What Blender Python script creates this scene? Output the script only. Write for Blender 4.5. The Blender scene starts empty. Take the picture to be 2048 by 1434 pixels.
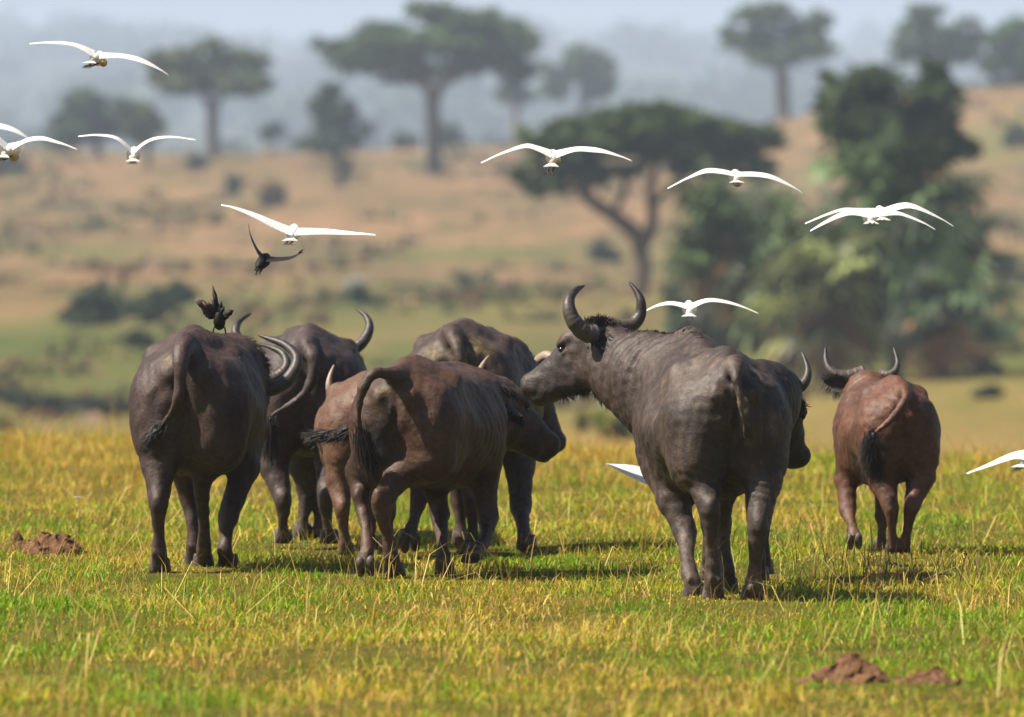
import bpy, math, random
import numpy as np
rng = np.random.default_rng(7)
random.seed(7)
scene = bpy.context.scene
COL = scene.collection

# ------------------------------------------------------------------ camera
FPX = 22755.0                 # 400 mm lens on a 36 mm sensor, photo 2048 px wide
CAMH = 2.5
HAZE = 0.00014
HOR = 305.0                   # row of the eye-level horizon in the photo
cam_d = bpy.data.cameras.new('camera')
cam_d.sensor_width = 36.0
cam_d.sensor_fit = 'HORIZONTAL'
cam_d.lens = 400.0
cam_d.shift_y = -(717.0 - HOR) / 2048.0
cam_d.clip_start = 1.0
cam_d.clip_end = 60000.0
cam_d.dof.use_dof = True
cam_d.dof.focus_distance = 66.0
cam_d.dof.aperture_fstop = 4.0
cam = bpy.data.objects.new('camera', cam_d)
cam.location = (0, 0, CAMH)
cam.rotation_euler = (math.radians(90), 0, 0)
COL.objects.link(cam)
scene.camera = cam

# ------------------------------------------------------------------ sky and sun
SUN_EL = math.radians(51)
SUN_AZ = math.radians(12)     # how far round towards the camera from due left
sun_pos = np.array([-math.cos(SUN_AZ) * math.cos(SUN_EL), -math.sin(SUN_AZ) * math.cos(SUN_EL), math.sin(SUN_EL)])
world = bpy.data.worlds.new('World')
scene.world = world
world.use_nodes = True
wn = world.node_tree
sky = wn.nodes.new('ShaderNodeTexSky')
sky.sky_type = 'NISHITA'
sky.sun_disc = False
sky.sun_elevation = SUN_EL
sky.sun_rotation = math.atan2(sun_pos[0], sun_pos[1])
sky.air_density = 1.0
sky.dust_density = 2.0
wn.links.new(sky.outputs[0], wn.nodes['Background'].inputs[0])
wn.nodes['Background'].inputs[1].default_value = 0.05
sun_d = bpy.data.lights.new('sun', 'SUN')
sun_d.energy = 5.0
sun_d.angle = math.radians(0.55)
sun_d.color = (1.0, 0.92, 0.79)
sun = bpy.data.objects.new('sun', sun_d)
COL.objects.link(sun)
from mathutils import Vector, Matrix
sun.rotation_euler = Vector(sun_pos).to_track_quat('Z', 'Y').to_euler()
sun.location = (-60, -20, 90)

vs = scene.view_settings
vs.view_transform = 'Standard'
vs.look = 'None'
vs.exposure = 1.05
vs.gamma = 1.0
vs.use_curve_mapping = False
cy = scene.cycles
cy.use_denoising = True
cy.max_bounces = 6
cy.diffuse_bounces = 3
cy.glossy_bounces = 2
cy.transmission_bounces = 4
cy.transparent_max_bounces = 8
cy.volume_bounces = 2
cy.use_adaptive_sampling = True

# ------------------------------------------------------------------ helpers
def W(px, py, d):
    """a photo pixel seen at depth d as a world point"""
    return np.array([(px - 1024.0) / FPX * d, d, CAMH - (py - HOR) / FPX * d])

def gd(py):
    """depth of the flat near ground at a photo row"""
    return FPX * CAMH / (py - HOR)

def mesh_obj(name, verts, faces, mat, parent=None, smooth=True, loc=None):
    me = bpy.data.meshes.new(name)
    verts = np.asarray(verts, np.float32)
    if isinstance(faces, np.ndarray) and faces.ndim == 2:
        n, k = faces.shape
        me.vertices.add(len(verts)); me.vertices.foreach_set('co', verts.ravel())
        me.loops.add(n * k); me.loops.foreach_set('vertex_index', faces.astype(np.int32).ravel())
        me.polygons.add(n)
        me.polygons.foreach_set('loop_start', np.arange(0, n * k, k, dtype=np.int32))
        me.update(calc_edges=True)
    else:
        me.from_pydata([tuple(map(float, v)) for v in verts], [], [tuple(map(int, f)) for f in faces])
    if smooth:
        me.polygons.foreach_set('use_smooth', np.ones(len(me.polygons), bool))
    if mat is not None:
        me.materials.append(mat)
    me.validate()
    o = bpy.data.objects.new(name, me)
    COL.objects.link(o)
    if parent is not None:
        o.parent = parent
    if loc is not None:
        o.location = loc
    return o

def tag(o, label=None, cat=None, group=None, kind=None):
    if label: o['label'] = label
    if cat: o['category'] = cat
    if group: o['group'] = group
    if kind: o['kind'] = kind
    return o

def empty(name, loc):
    o = bpy.data.objects.new(name, None)
    COL.objects.link(o)
    o.location = loc
    return o

def nrm(v):
    v = np.asarray(v, float)
    return v / (np.linalg.norm(v) + 1e-12)

def spline(pts, n):
    """Catmull-Rom through rows of pts, n samples"""
    P = np.asarray(pts, float)
    if len(P) == 2:
        t = np.linspace(0, 1, n)[:, None]
        return P[0] * (1 - t) + P[1] * t
    Q = np.vstack([2 * P[0] - P[1], P, 2 * P[-1] - P[-2]])
    m = len(P) - 1
    out = []
    for t in np.linspace(0, m, n):
        i = min(int(t), m - 1); f = t - i
        a, b, c, d = Q[i], Q[i + 1], Q[i + 2], Q[i + 3]
        out.append(0.5 * (2 * b + (c - a) * f + (2 * a - 5 * b + 4 * c - d) * f * f + (3 * b - a - 3 * c + d) * f ** 3))
    return np.array(out)

def tube(path, radii, sides=8, cap=True, flat=None):
    """verts, faces of a tube along path; flat = (axis, factor) squashes it"""
    path = np.asarray(path, float); n = len(path)
    radii = np.broadcast_to(radii, (n,))
    T = np.gradient(path, axis=0)
    ref = np.array([0.3, 0.2, 1.0]) if abs(nrm(T[0])[2]) < 0.9 else np.array([1.0, 0.1, 0])
    V = []; prev = None
    for i in range(n):
        t = nrm(T[i])
        a = np.cross(t, ref) if prev is None else prev - t * np.dot(prev, t)
        a = nrm(a); b = np.cross(t, a); prev = a
        ang = np.arange(sides) * 2 * math.pi / sides
        ring = path[i] + radii[i] * (np.cos(ang)[:, None] * a + np.sin(ang)[:, None] * b)
        V.append(ring)
    V = np.vstack(V)
    F = []
    for i in range(n - 1):
        for j in range(sides):
            k = (j + 1) % sides
            F.append((i * sides + j, i * sides + k, (i + 1) * sides + k, (i + 1) * sides + j))
    if cap:
        F.append(tuple(range(sides - 1, -1, -1)))
        F.append(tuple((n - 1) * sides + j for j in range(sides)))
    return V, F

def merge(parts):
    V = []; F = []; o = 0
    for v, f in parts:
        V.append(np.asarray(v, float))
        F += [tuple(i + o for i in q) for q in f]
        o += len(v)
    return np.vstack(V), F

# ------------------------------------------------------------------ materials
class NT:
    def __init__(self, name):
        self.m = bpy.data.materials.new(name); self.m.use_nodes = True
        self.t = self.m.node_tree
        for n in list(self.t.nodes): self.t.nodes.remove(n)
        self.out = self.t.nodes.new('ShaderNodeOutputMaterial')
    def n(self, typ, **kw):
        x = self.t.nodes.new(typ)
        for k, v in kw.items():
            if hasattr(x, k): setattr(x, k, v)
            else: x.inputs[k].default_value = v
        return x
    def l(self, a, b): self.t.links.new(a, b)
    def noise(self, vec, scale, detail=4, rough=0.55, dist=0.0):
        x = self.n('ShaderNodeTexNoise'); x.inputs['Scale'].default_value = scale
        x.inputs['Detail'].default_value = detail; x.inputs['Roughness'].default_value = rough
        x.inputs['Distortion'].default_value = dist
        if vec is not None: self.l(vec, x.inputs['Vector'])
        return x.outputs['Fac']
    def ramp(self, fac, stops):
        x = self.n('ShaderNodeValToRGB')
        el = x.color_ramp.elements
        while len(el) < len(stops): el.new(0.5)
        for e, (p, c) in zip(el, stops):
            e.position = p; e.color = (*c, 1) if len(c) == 3 else c
        self.l(fac, x.inputs[0]); return x.outputs[0]
    def mix(self, fac, a, b, mode='MIX'):
        x = self.n('ShaderNodeMix'); x.data_type = 'RGBA'; x.blend_type = mode
        if isinstance(fac, (int, float)): x.inputs[0].default_value = fac
        else: self.l(fac, x.inputs[0])
        for s, c in ((6, a), (7, b)):
            if isinstance(c, tuple): x.inputs[s].default_value = (*c, 1)
            else: self.l(c, x.inputs[s])
        return x.outputs[2]
    def math(self, op, a, b=None, c=None):
        x = self.n('ShaderNodeMath'); x.operation = op
        for i, v in enumerate((a, b, c)):
            if v is None: continue
            if isinstance(v, (int, float)): x.inputs[i].default_value = v
            else: self.l(v, x.inputs[i])
        return x.outputs[0]
    def bump(self, h, strength, dist, nrm=None):
        x = self.n('ShaderNodeBump'); x.inputs['Strength'].default_value = strength
        x.inputs['Distance'].default_value = dist; self.l(h, x.inputs['Height'])
        if nrm is not None: self.l(nrm, x.inputs['Normal'])
        return x.outputs[0]
    def bsdf(self, color, rough=0.6, spec=0.5, normal=None, **kw):
        p = self.n('ShaderNodeBsdfPrincipled')
        if isinstance(color, tuple): p.inputs['Base Color'].default_value = (*color, 1)
        else: self.l(color, p.inputs['Base Color'])
        if isinstance(rough, (int, float)): p.inputs['Roughness'].default_value = rough
        else: self.l(rough, p.inputs['Roughness'])
        p.inputs['Specular IOR Level'].default_value = spec
        if normal is not None: self.l(normal, p.inputs['Normal'])
        for k, v in kw.items(): p.inputs[k].default_value = v
        self.l(p.outputs[0], self.out.inputs[0]); return p

def hide_mat(name, dark, mid, dust, dust_amt, seed, ruddy=None):
    """buffalo skin: dark hide with paler dust, dried mud low on the legs, fine wrinkles"""
    t = NT(name)
    tc = t.n('ShaderNodeTexCoord').outputs['Object']
    mp = t.n('ShaderNodeMapping'); mp.inputs['Location'].default_value = (seed, seed * 1.7, 0.3 * seed); t.l(tc, mp.inputs[0])
    v = mp.outputs[0]
    c = t.mix(t.ramp(t.noise(v, 2.6, 5, 0.6, 0.6), [(0.35, (0, 0, 0)), (0.68, (1, 1, 1))]), dark, mid)
    if ruddy:
        c = t.mix(t.ramp(t.noise(v, 1.7, 3, 0.5, 0.8), [(0.46, (0, 0, 0)), (0.72, (1, 1, 1))]), c, ruddy)
    # streaks of dust running down the flanks
    ms = t.n('ShaderNodeMapping'); ms.inputs['Scale'].default_value = (7.0, 7.0, 1.3); t.l(v, ms.inputs[0])
    st = t.noise(ms.outputs[0], 1.5, 5, 0.65, 0.9)
    d1 = t.ramp(st, [(0.46, (0, 0, 0)), (0.74, (1, 1, 1))])
    d2 = t.ramp(t.noise(v, 3.1, 4, 0.6), [(0.42, (0, 0, 0)), (0.70, (1, 1, 1))])
    c = t.mix(t.math('MULTIPLY', t.math('MULTIPLY', d1, d2), dust_amt), c, dust)
    # specks of dried mud
    sp = t.ramp(t.noise(v, 34, 3, 0.6), [(0.66, (0, 0, 0)), (0.74, (1, 1, 1))])
    c = t.mix(t.math('MULTIPLY', sp, 0.25 * dust_amt + 0.1), c, dust)
    # dried mud on the lower legs
    xyz = t.n('ShaderNodeSeparateXYZ'); t.l(tc, xyz.inputs[0])
    low = t.n('ShaderNodeMapRange'); low.inputs[1].default_value = 0.45; low.inputs[2].default_value = 0.1
    t.l(xyz.outputs[2], low.inputs[0])
    mud = t.math('MULTIPLY', low.outputs[0], t.ramp(t.noise(v, 14, 4, 0.6), [(0.42, (0, 0, 0)), (0.6, (0.7, 0.7, 0.7))]))
    c = t.mix(mud, c, (0.10, 0.062, 0.042))
    # dung and dark patches painted as an attribute
    at = t.n('ShaderNodeAttribute'); at.attribute_name = 'patch'
    sep = t.n('ShaderNodeSeparateColor'); t.l(at.outputs['Color'], sep.inputs[0])
    pn = t.ramp(t.noise(v, 22, 4, 0.65), [(0.36, (0, 0, 0)), (0.6, (1, 1, 1))])
    c = t.mix(t.math('MULTIPLY', sep.outputs[0], pn), c, (0.16, 0.115, 0.035))
    c = t.mix(sep.outputs[1], c, (0.022, 0.016, 0.015))
    c = t.mix(sep.outputs[2], c, (0.30, 0.24, 0.19))
    # coarse mottling of the skin and short sparse hair
    mot = t.ramp(t.noise(v, 30, 5, 0.7, 0.4), [(0.30, (0.50, 0.50, 0.50)), (0.52, (0.86, 0.86, 0.86)), (0.75, (1.4, 1.37, 1.33))])
    c = t.mix(1.0, c, mot, 'MULTIPLY')
    n1 = t.noise(v, 48, 4, 0.7)
    vo = t.n('ShaderNodeTexVoronoi'); vo.feature = 'DISTANCE_TO_EDGE'; vo.inputs['Scale'].default_value = 26
    md = t.n('ShaderNodeMapping'); md.inputs['Scale'].default_value = (1.0, 1.0, 1.6); t.l(v, md.inputs[0]); t.l(md.outputs[0], vo.inputs['Vector'])
    crk = t.ramp(vo.outputs[0], [(0.0, (0, 0, 0)), (0.12, (1, 1, 1))])
    mw = t.n('ShaderNodeMapping'); mw.inputs['Scale'].default_value = (11, 11, 9); t.l(v, mw.inputs[0])
    n2 = t.noise(mw.outputs[0], 1.6, 5, 0.65, 1.4)
    b = t.bump(n2, 0.28, 0.014)
    b = t.bump(crk, 0.16, 0.004, b)
    b = t.bump(n1, 0.55, 0.005, b)
    rough = t.n('ShaderNodeMapRange'); rough.inputs[3].default_value = 0.48; rough.inputs[4].default_value = 0.72
    t.l(t.noise(v, 5, 4, 0.6), rough.inputs[0])
    p = t.bsdf(c, rough.outputs[0], 0.45, b)
    p.inputs['Sheen Weight'].default_value = 0.0
    p.inputs['Sheen Roughness'].default_value = 0.5
    p.inputs['Sheen Tint'].default_value = (0.9, 0.8, 0.75, 1)
    return t.m

def simple_mat(name, c1, c2, scale=8, rough=0.6, spec=0.4, bump=0.2, bdist=0.01, detail=4):
    t = NT(name)
    tc = t.n('ShaderNodeTexCoord').outputs['Object']
    n = t.noise(tc, scale, detail, 0.6)
    c = t.ramp(n, [(0.3, c1), (0.7, c2)])
    t.bsdf(c, rough, spec, t.bump(n, bump, bdist))
    return t.m

def vcol_mat(name, attr, rough=0.6, spec=0.3, transl=0.0, noise_amt=0.0, nscale=3):
    t = NT(name)
    a = t.n('ShaderNodeAttribute'); a.attribute_name = attr
    c = a.outputs['Color']
    if noise_amt:
        tc = t.n('ShaderNodeTexCoord').outputs['Object']
        k = t.ramp(t.noise(tc, nscale, 4), [(0.3, (1 - noise_amt,) * 3), (0.7, (1 + noise_amt,) * 3)])
        c = t.mix(1.0, c, k, 'MULTIPLY')
    p = t.bsdf(c, rough, spec)
    if transl:
        tr = t.n('ShaderNodeBsdfTranslucent'); t.l(c, tr.inputs[0])
        mx = t.n('ShaderNodeMixShader'); mx.inputs[0].default_value = transl
        t.l(p.outputs[0], mx.inputs[1]); t.l(tr.outputs[0], mx.inputs[2]); t.l(mx.outputs[0], t.out.inputs[0])
    return t.m

def set_vcol(o, name, cols):
    me = o.data
    a = me.color_attributes.new(name, 'FLOAT_COLOR', 'POINT')
    c = np.ones((len(me.vertices), 4), np.float32); c[:, :3] = cols
    a.data.foreach_set('color', c.ravel())
# ------------------------------------------------------------------ sculpting: smooth union of fields, then surface nets
class Field:
    def __init__(self, lo, hi, res):
        self.res = res; self.lo = np.asarray(lo, float)
        self.n = np.ceil((np.asarray(hi) - self.lo) / res).astype(int) + 1
        self.ax = [(self.lo[i] + np.arange(self.n[i]) * res).astype(np.float32) for i in range(3)]
        self.F = np.full(self.n, 0.5, np.float32)
    def box(self, lo, hi):
        a = np.maximum(np.floor((np.asarray(lo) - self.lo) / self.res).astype(int), 0)
        b = np.minimum(np.ceil((np.asarray(hi) - self.lo) / self.res).astype(int) + 1, self.n)
        if np.any(b <= a): return None
        sl = tuple(slice(i, j) for i, j in zip(a, b))
        X = self.ax[0][sl[0]][:, None, None]; Y = self.ax[1][sl[1]][None, :, None]; Z = self.ax[2][sl[2]][None, None, :]
        return sl, X, Y, Z
    def put(self, sl, d, k, sub=False):
        A = self.F[sl]
        if sub:
            d = -d
            h = np.maximum(k - np.abs(A - d), 0) / k
            self.F[sl] = np.maximum(A, d) + h * h * k * 0.25
        else:
            h = np.maximum(k - np.abs(A - d), 0) / k
            self.F[sl] = np.minimum(A, d) - h * h * k * 0.25
    def ell(self, c, r, M=None, k=0.06, sub=False):
        """ellipsoid, M rows = axes"""
        c = np.asarray(c, float); r = np.asarray(r, float)
        M = np.eye(3) if M is None else np.asarray(M, float)
        ext = np.sqrt(((M * r[:, None]) ** 2).sum(0)) + k + 0.03
        b = self.box(c - ext, c + ext)
        if b is None: return
        sl, X, Y, Z = b
        x, y, z = X - c[0], Y - c[1], Z - c[2]
        q = [(M[i, 0] * x + M[i, 1] * y + M[i, 2] * z) for i in range(3)]
        k0 = np.sqrt(sum((q[i] / r[i]) ** 2 for i in range(3)))
        k1 = np.sqrt(sum((q[i] / r[i] ** 2) ** 2 for i in range(3))) + 1e-6
        self.put(sl, (k0 * (k0 - 1) / k1).astype(np.float32), k, sub)
    def cone(self, a, b, ra, rb, k=0.05, sub=False):
        a = np.asarray(a, float); b = np.asarray(b, float); m = max(ra, rb) + k + 0.03
        bx = self.box(np.minimum(a, b) - m, np.maximum(a, b) + m)
        if bx is None: return
        sl, X, Y, Z = bx
        ab = b - a; L = float(ab @ ab) + 1e-9
        t = np.clip(((X - a[0]) * ab[0] + (Y - a[1]) * ab[1] + (Z - a[2]) * ab[2]) / L, 0, 1)
        d = np.sqrt((X - a[0] - t * ab[0]) ** 2 + (Y - a[1] - t * ab[1]) ** 2 + (Z - a[2] - t * ab[2]) ** 2) - (ra + (rb - ra) * t)
        self.put(sl, d.astype(np.float32), k, sub)
    def chain(self, pts, rad, k=0.05, sub=False, smooth=0):
        P = np.asarray(pts, float); R = np.asarray(rad, float)
        if smooth:
            S = spline(np.column_stack([P, R]), smooth); P, R = S[:, :3], np.maximum(S[:, 3], 0.004)
        m = R.max() + k + 0.03
        bx = self.box(P.min(0) - m, P.max(0) + m)
        if bx is None: return
        sl, X, Y, Z = bx
        best = None
        for i in range(len(P) - 1):
            a, b, ra, rb = P[i], P[i + 1], R[i], R[i + 1]
            ab = b - a; L = float(ab @ ab) + 1e-9
            t = np.clip(((X - a[0]) * ab[0] + (Y - a[1]) * ab[1] + (Z - a[2]) * ab[2]) / L, 0, 1)
            d = np.sqrt((X - a[0] - t * ab[0]) ** 2 + (Y - a[1] - t * ab[1]) ** 2 + (Z - a[2] - t * ab[2]) ** 2) - (ra + (rb - ra) * t)
            best = d if best is None else np.minimum(best, d)
        self.put(sl, best.astype(np.float32), k, sub)
    def loft(self, o, Fw, Rt, st, k=0.06):
        """trunk: st rows v, ztop, zbot, halfwidth, zc, nup, nlow"""
        st = np.asarray(st, float)
        S = spline(st, 80)
        v0, v1 = S[0, 0], S[-1, 0]; wm = st[:, 3].max() + 0.1
        cs = [o + Fw * v + Rt * u for v in (v0 - .1, v1 + .1) for u in (-wm, wm)]
        cs = np.array(cs)
        lo = cs.min(0); hi = cs.max(0); lo[2] = st[:, 2].min() - 0.1; hi[2] = st[:, 1].max() + 0.1
        sl, X, Y, Z = self.box(lo, hi)
        V = ((X - o[0]) * Fw[0] + (Y - o[1]) * Fw[1]) + 0 * Z
        U = np.abs((X - o[0]) * Rt[0] + (Y - o[1]) * Rt[1]) + 0 * Z
        Vc = np.clip(V, v0, v1)
        g = lambda i: np.interp(Vc, S[:, 0], S[:, i]).astype(np.float32)
        zt, zb, w, zc, nu, nl = (g(i) for i in range(1, 7))
        zz = Z - zc
        up = zz > 0
        h = np.where(up, zt - zc, zc - zb); n = np.where(up, nu, nl)
        q = ((U / w) ** n + (np.abs(zz) / h) ** n) ** (1 / n)
        d = (q - 1) * np.minimum(w, h)
        d = np.where(q > 1, d, d)
        over = np.maximum(v0 - V, V - v1)
        d = np.where(over > 0, np.sqrt(np.maximum(d, 0) ** 2 + over ** 2), d)
        self.put(sl, d.astype(np.float32), k)
    def mesh(self):
        F = self.F; n = F.shape
        S = F < 0
        c = np.zeros((n[0] - 1, n[1] - 1, n[2] - 1), np.int8)
        for i in (0, 1):
            for j in (0, 1):
                for k in (0, 1):
                    c += S[i:n[0] - 1 + i, j:n[1] - 1 + j, k:n[2] - 1 + k]
        act = (c > 0) & (c < 8)
        I = np.argwhere(act)
        idx = -np.ones(act.shape, np.int32); idx[act] = np.arange(len(I))
        acc = np.zeros((len(I), 3)); cnt = np.zeros(len(I))
        cor = [(i, j, k) for i in (0, 1) for j in (0, 1) for k in (0, 1)]
        val = {q: F[I[:, 0] + q[0], I[:, 1] + q[1], I[:, 2] + q[2]] for q in cor}
        for a in cor:
            for ax in range(3):
                if a[ax]: continue
                b = list(a); b[ax] = 1; b = tuple(b)
                va, vb = val[a], val[b]
                m = (va < 0) != (vb < 0)
                t = va[m] / (va[m] - vb[m])
                p = np.tile(np.array(a, float), (m.sum(), 1)); p[:, ax] = t
                acc[m] += p; cnt[m] += 1
        V = self.lo + (I + acc / cnt[:, None]) * self.res
        faces = []
        for ax in range(3):
            A = [slice(None)] * 3; B = [slice(None)] * 3
            A[ax] = slice(0, -1); B[ax] = slice(1, None)
            sa, sb = S[tuple(A)], S[tuple(B)]
            E = np.argwhere(sa != sb)
            o1, o2 = (ax + 1) % 3, (ax + 2) % 3
            ok = (E[:, o1] > 0) & (E[:, o2] > 0) & (E[:, o1] < n[o1] - 1) & (E[:, o2] < n[o2] - 1)
            E = E[ok]
            ins = sa[E[:, 0], E[:, 1], E[:, 2]]
            q = []
            for d1, d2 in ((-1, -1), (0, -1), (0, 0), (-1, 0)):
                G = E.copy(); G[:, o1] += d1; G[:, o2] += d2
                q.append(idx[G[:, 0], G[:, 1], G[:, 2]])
            q = np.stack(q, 1)
            q[~ins] = q[~ins][:, ::-1]
            faces.append(q)
        Q = np.vstack(faces)
        # keep the largest connected piece only
        lab = np.arange(len(V))
        for _ in range(60):
            m = lab[Q].min(1)
            new = lab.copy()
            for j in range(4): np.minimum.at(new, Q[:, j], m)
            new = new[new]
            if np.array_equal(new, lab): break
            lab = new
        big = np.bincount(lab).argmax()
        keep = lab == big
        rm = -np.ones(len(V), int); rm[keep] = np.arange(keep.sum())
        Q = rm[Q[keep[Q[:, 0]]]]; V = V[keep]
        # light relaxing
        for lam in (0.5, 0.35):
            s = np.zeros_like(V); c2 = np.zeros(len(V))
            for j in range(4):
                a, b = Q[:, j], Q[:, (j + 1) % 4]
                np.add.at(s, a, V[b]); np.add.at(s, b, V[a]); np.add.at(c2, a, 1); np.add.at(c2, b, 1)
            V = V + lam * (s / c2[:, None] - V)
        return V, Q

def vnormals(V, Q):
    n = np.cross(V[Q[:, 2]] - V[Q[:, 0]], V[Q[:, 3]] - V[Q[:, 1]])
    N = np.zeros_like(V)
    for j in range(4): np.add.at(N, Q[:, j], n)
    return N / (np.linalg.norm(N, axis=1, keepdims=True) + 1e-9)

def wob(V, scale, seed, n=7):
    """cheap smooth 3-D noise, about -1..1"""
    r = np.random.default_rng(seed)
    s = np.zeros(len(V))
    for i in range(n):
        k = r.normal(size=3); k = k / np.linalg.norm(k) * (2 * math.pi / scale) * r.uniform(0.6, 1.6)
        s += np.sin(V @ k + r.uniform(0, 6.28))
    return s / math.sqrt(n)

# ------------------------------------------------------------------ buffalo parts
HORN = NT('horn_keratin')
_tc = HORN.n('ShaderNodeTexCoord').outputs['Object']
_at = HORN.n('ShaderNodeAttribute'); _at.attribute_name = 'along'
_sp = HORN.n('ShaderNodeSeparateColor'); HORN.l(_at.outputs['Color'], _sp.inputs[0])
_n = HORN.noise(_tc, 26, 4, 0.6)
_base = HORN.ramp(_sp.outputs[0], [(0.0, (0.10, 0.075, 0.06)), (0.3, (0.055, 0.042, 0.036)), (0.65, (0.028, 0.022, 0.021)), (1.0, (0.016, 0.013, 0.013))])
_c = HORN.mix(HORN.ramp(_n, [(0.45, (0, 0, 0)), (0.75, (0.6, 0.6, 0.6))]), _base, (0.12, 0.095, 0.078))
_w = HORN.math('SINE', HORN.math('MULTIPLY', _sp.outputs[0], 120.0))
_w = HORN.math('MULTIPLY', _w, HORN.math('SUBTRACT', 0.75, _sp.outputs[0]))
HORN.bsdf(_c, 0.5, 0.4, HORN.bump(_n, 0.3, 0.006, HORN.bump(_w, 0.25, 0.004)))
HORN = HORN.m
PALEHORN = simple_mat('pale_horn', (0.20, 0.15, 0.11), (0.32, 0.25, 0.19), 30, 0.45)
HOOF = simple_mat('hoof_horn', (0.030, 0.024, 0.022), (0.10, 0.08, 0.065), 25, 0.5)
EYE = simple_mat('eye_wet', (0.008, 0.006, 0.005), (0.014, 0.01, 0.008), 10, 0.08, 0.6, 0)
HAIR = simple_mat('dark_hair', (0.012, 0.009, 0.008), (0.035, 0.025, 0.02), 40, 0.5)
HAIRBR = simple_mat('brown_hair', (0.05, 0.028, 0.016), (0.11, 0.06, 0.032), 40, 0.5)
EARSKIN = simple_mat('ear_skin', (0.020, 0.014, 0.012), (0.045, 0.030, 0.024), 12, 0.6)

def strands(roots, dirs, length, rad, droop=0.3, n=4, jit=0.25, seed=1):
    r = np.random.default_rng(seed)
    parts = []
    for p, d in zip(roots, dirs):
        d = nrm(nrm(d) + r.normal(size=3) * jit)
        L = length * r.uniform(0.6, 1.15)
        t = np.linspace(0, 1, n)
        bend = r.normal(size=3) * 0.15
        P = p + d * L * t[:, None] + (np.array([0, 0, -droop]) + bend) * L * (t ** 2)[:, None]
        R = rad * (1 - t) ** 0.7 + 0.0006
        parts.append(tube(P, R, 3, cap=False))
    return merge(parts)

def horn_obj(pts, r0, parent, B, mat=HORN, curve=1.0, rings=True):
    P = spline(np.asarray(pts) - B, 44)
    t = np.linspace(0, 1, 44)
    R = r0 * (1 - t ** (1.25 * curve)) ** 0.75 + 0.004
    if rings:
        R = R * (1 + 0.045 * np.sin(t * 62 + 1.5 * np.sin(t * 9)) * np.clip(0.62 - t, 0, 1) / 0.62)
    V, F = tube(P, R, 12)
    o = mesh_obj('horn', V, F, mat, parent)
    al = np.repeat(t, 12)
    set_vcol(o, 'along', np.column_stack([al, al, al]))
    return o

def ear_obj(root, tip, wide, parent, B, L_w=0.075, mat=EARSKIN, fringe=HAIR, seed=3, FL=.05):
    """cupped leaf-shaped ear with hair along the lower edge"""
    root = np.asarray(root) - B; tip = np.asarray(tip) - B
    ax = tip - root; L = np.linalg.norm(ax); ax = ax / L
    wd = nrm(np.asarray(wide) - ax * np.dot(wide, ax)); nn = np.cross(ax, wd)
    V = []; n = 12; m = 9
    for s in (1, -1):
        for i in range(n):
            t = i / (n - 1)
            w = L_w * (math.sin(math.pi * min(1, t * 0.86 + 0.10)) ** 0.75 + 0.02)
            for j in range(m):
                a = (j / (m - 1) - 0.5) * 2
                cup = (0.045 * (1 - t * 0.7)) * (a * a) - 0.02 * t
                V.append(root + ax * L * t + wd * w * a + nn * (cup + s * 0.005 * (1 - abs(a) * 0.8)))
    F = []
    for s in (0, 1):
        o = s * n * m
        for i in range(n - 1):
            for j in range(m - 1):
                q = (o + i * m + j, o + i * m + j + 1, o + (i + 1) * m + j + 1, o + (i + 1) * m + j)
                F.append(q if s == 0 else q[::-1])
    e = mesh_obj('ear', V, F, mat, parent)
    V = np.array(V[:n * m]).reshape(n, m, 3)
    r = np.random.default_rng(seed); R = []; D = []
    for _ in range(240):
        i = r.integers(1, n); j = 0 if r.random() < 0.65 else m - 1
        sgn = -1 if j == 0 else 1
        R.append(V[i, j]); D.append(wd * sgn * 0.8 + ax * 0.6 + np.array([0, 0, -0.4]))
    v, f = strands(R, D, FL, 0.0018, 0.4, 4, 0.3, seed)
    mesh_obj('ear_fringe', v, f, fringe, e)['kind'] = 'stuff'
    return e

def hoof_obj(base, toe, up, S, parent, B):
    """cloven hoof: two claws; base = centre of the sole"""
    base = np.asarray(base) - B
    toe = nrm(toe); up = nrm(np.asarray(up) - toe * np.dot(up, toe)); sd = np.cross(toe, up)
    parts = []
    for s in (-1, 1):
        rings = []
        for t, sc in ((0, 1.0), (0.25, 0.97), (0.6, 0.85), (1.0, 0.70), (1.12, 0.45)):
            ring = []
            for j in range(12):
                a = j * math.pi / 6
                fx = math.cos(a); sx = math.sin(a)
                fwd = (0.078 if fx > 0 else 0.055) * fx * sc - 0.02 * t
                ring.append(base + S * (toe * (fwd + 0.012) + sd * (s * 0.034 + 0.034 * sx * sc) + up * (0.085 * t - 0.004)))
            rings.append(ring)
        V = [p for r in rings for p in r]; F = []
        for i in range(4):
            for j in range(12):
                k = (j + 1) % 12
                F.append((i * 12 + j, i * 12 + k, (i + 1) * 12 + k, (i + 1) * 12 + j))
        F.append(tuple(range(11, -1, -1))); F.append(tuple(48 + j for j in range(12)))
        parts.append((V, F))
    v, f = merge(parts)
    return mesh_obj('hoof', v, f, HOOF, parent)

TRUNK = [  # v, ztop, zbot, w, zc, nup, nlow  (adult, rump 1.45 m)
    (0.00, 1.25, 1.00, 0.09, 1.12, 2.0, 2.0),
    (0.06, 1.325, 0.93, 0.205, 1.10, 1.9, 1.9),
    (0.18, 1.40, 0.84, 0.305, 1.08, 1.8, 1.8),
    (0.38, 1.45, 0.72, 0.370, 1.05, 1.75, 1.8),
    (0.62, 1.42, 0.61, 0.405, 1.00, 1.85, 1.85),
    (0.95, 1.38, 0.56, 0.415, 0.98, 1.95, 1.9),
    (1.20, 1.375, 0.55, 0.375, 0.99, 1.8, 2.0),
    (1.42, 1.36, 0.58, 0.30, 1.02, 1.7, 2.0),
    (1.60, 1.32, 0.66, 0.24, 1.05, 1.8, 2.0),
    (1.74, 1.25, 0.80, 0.15, 1.08, 2.0, 2.0)]

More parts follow.
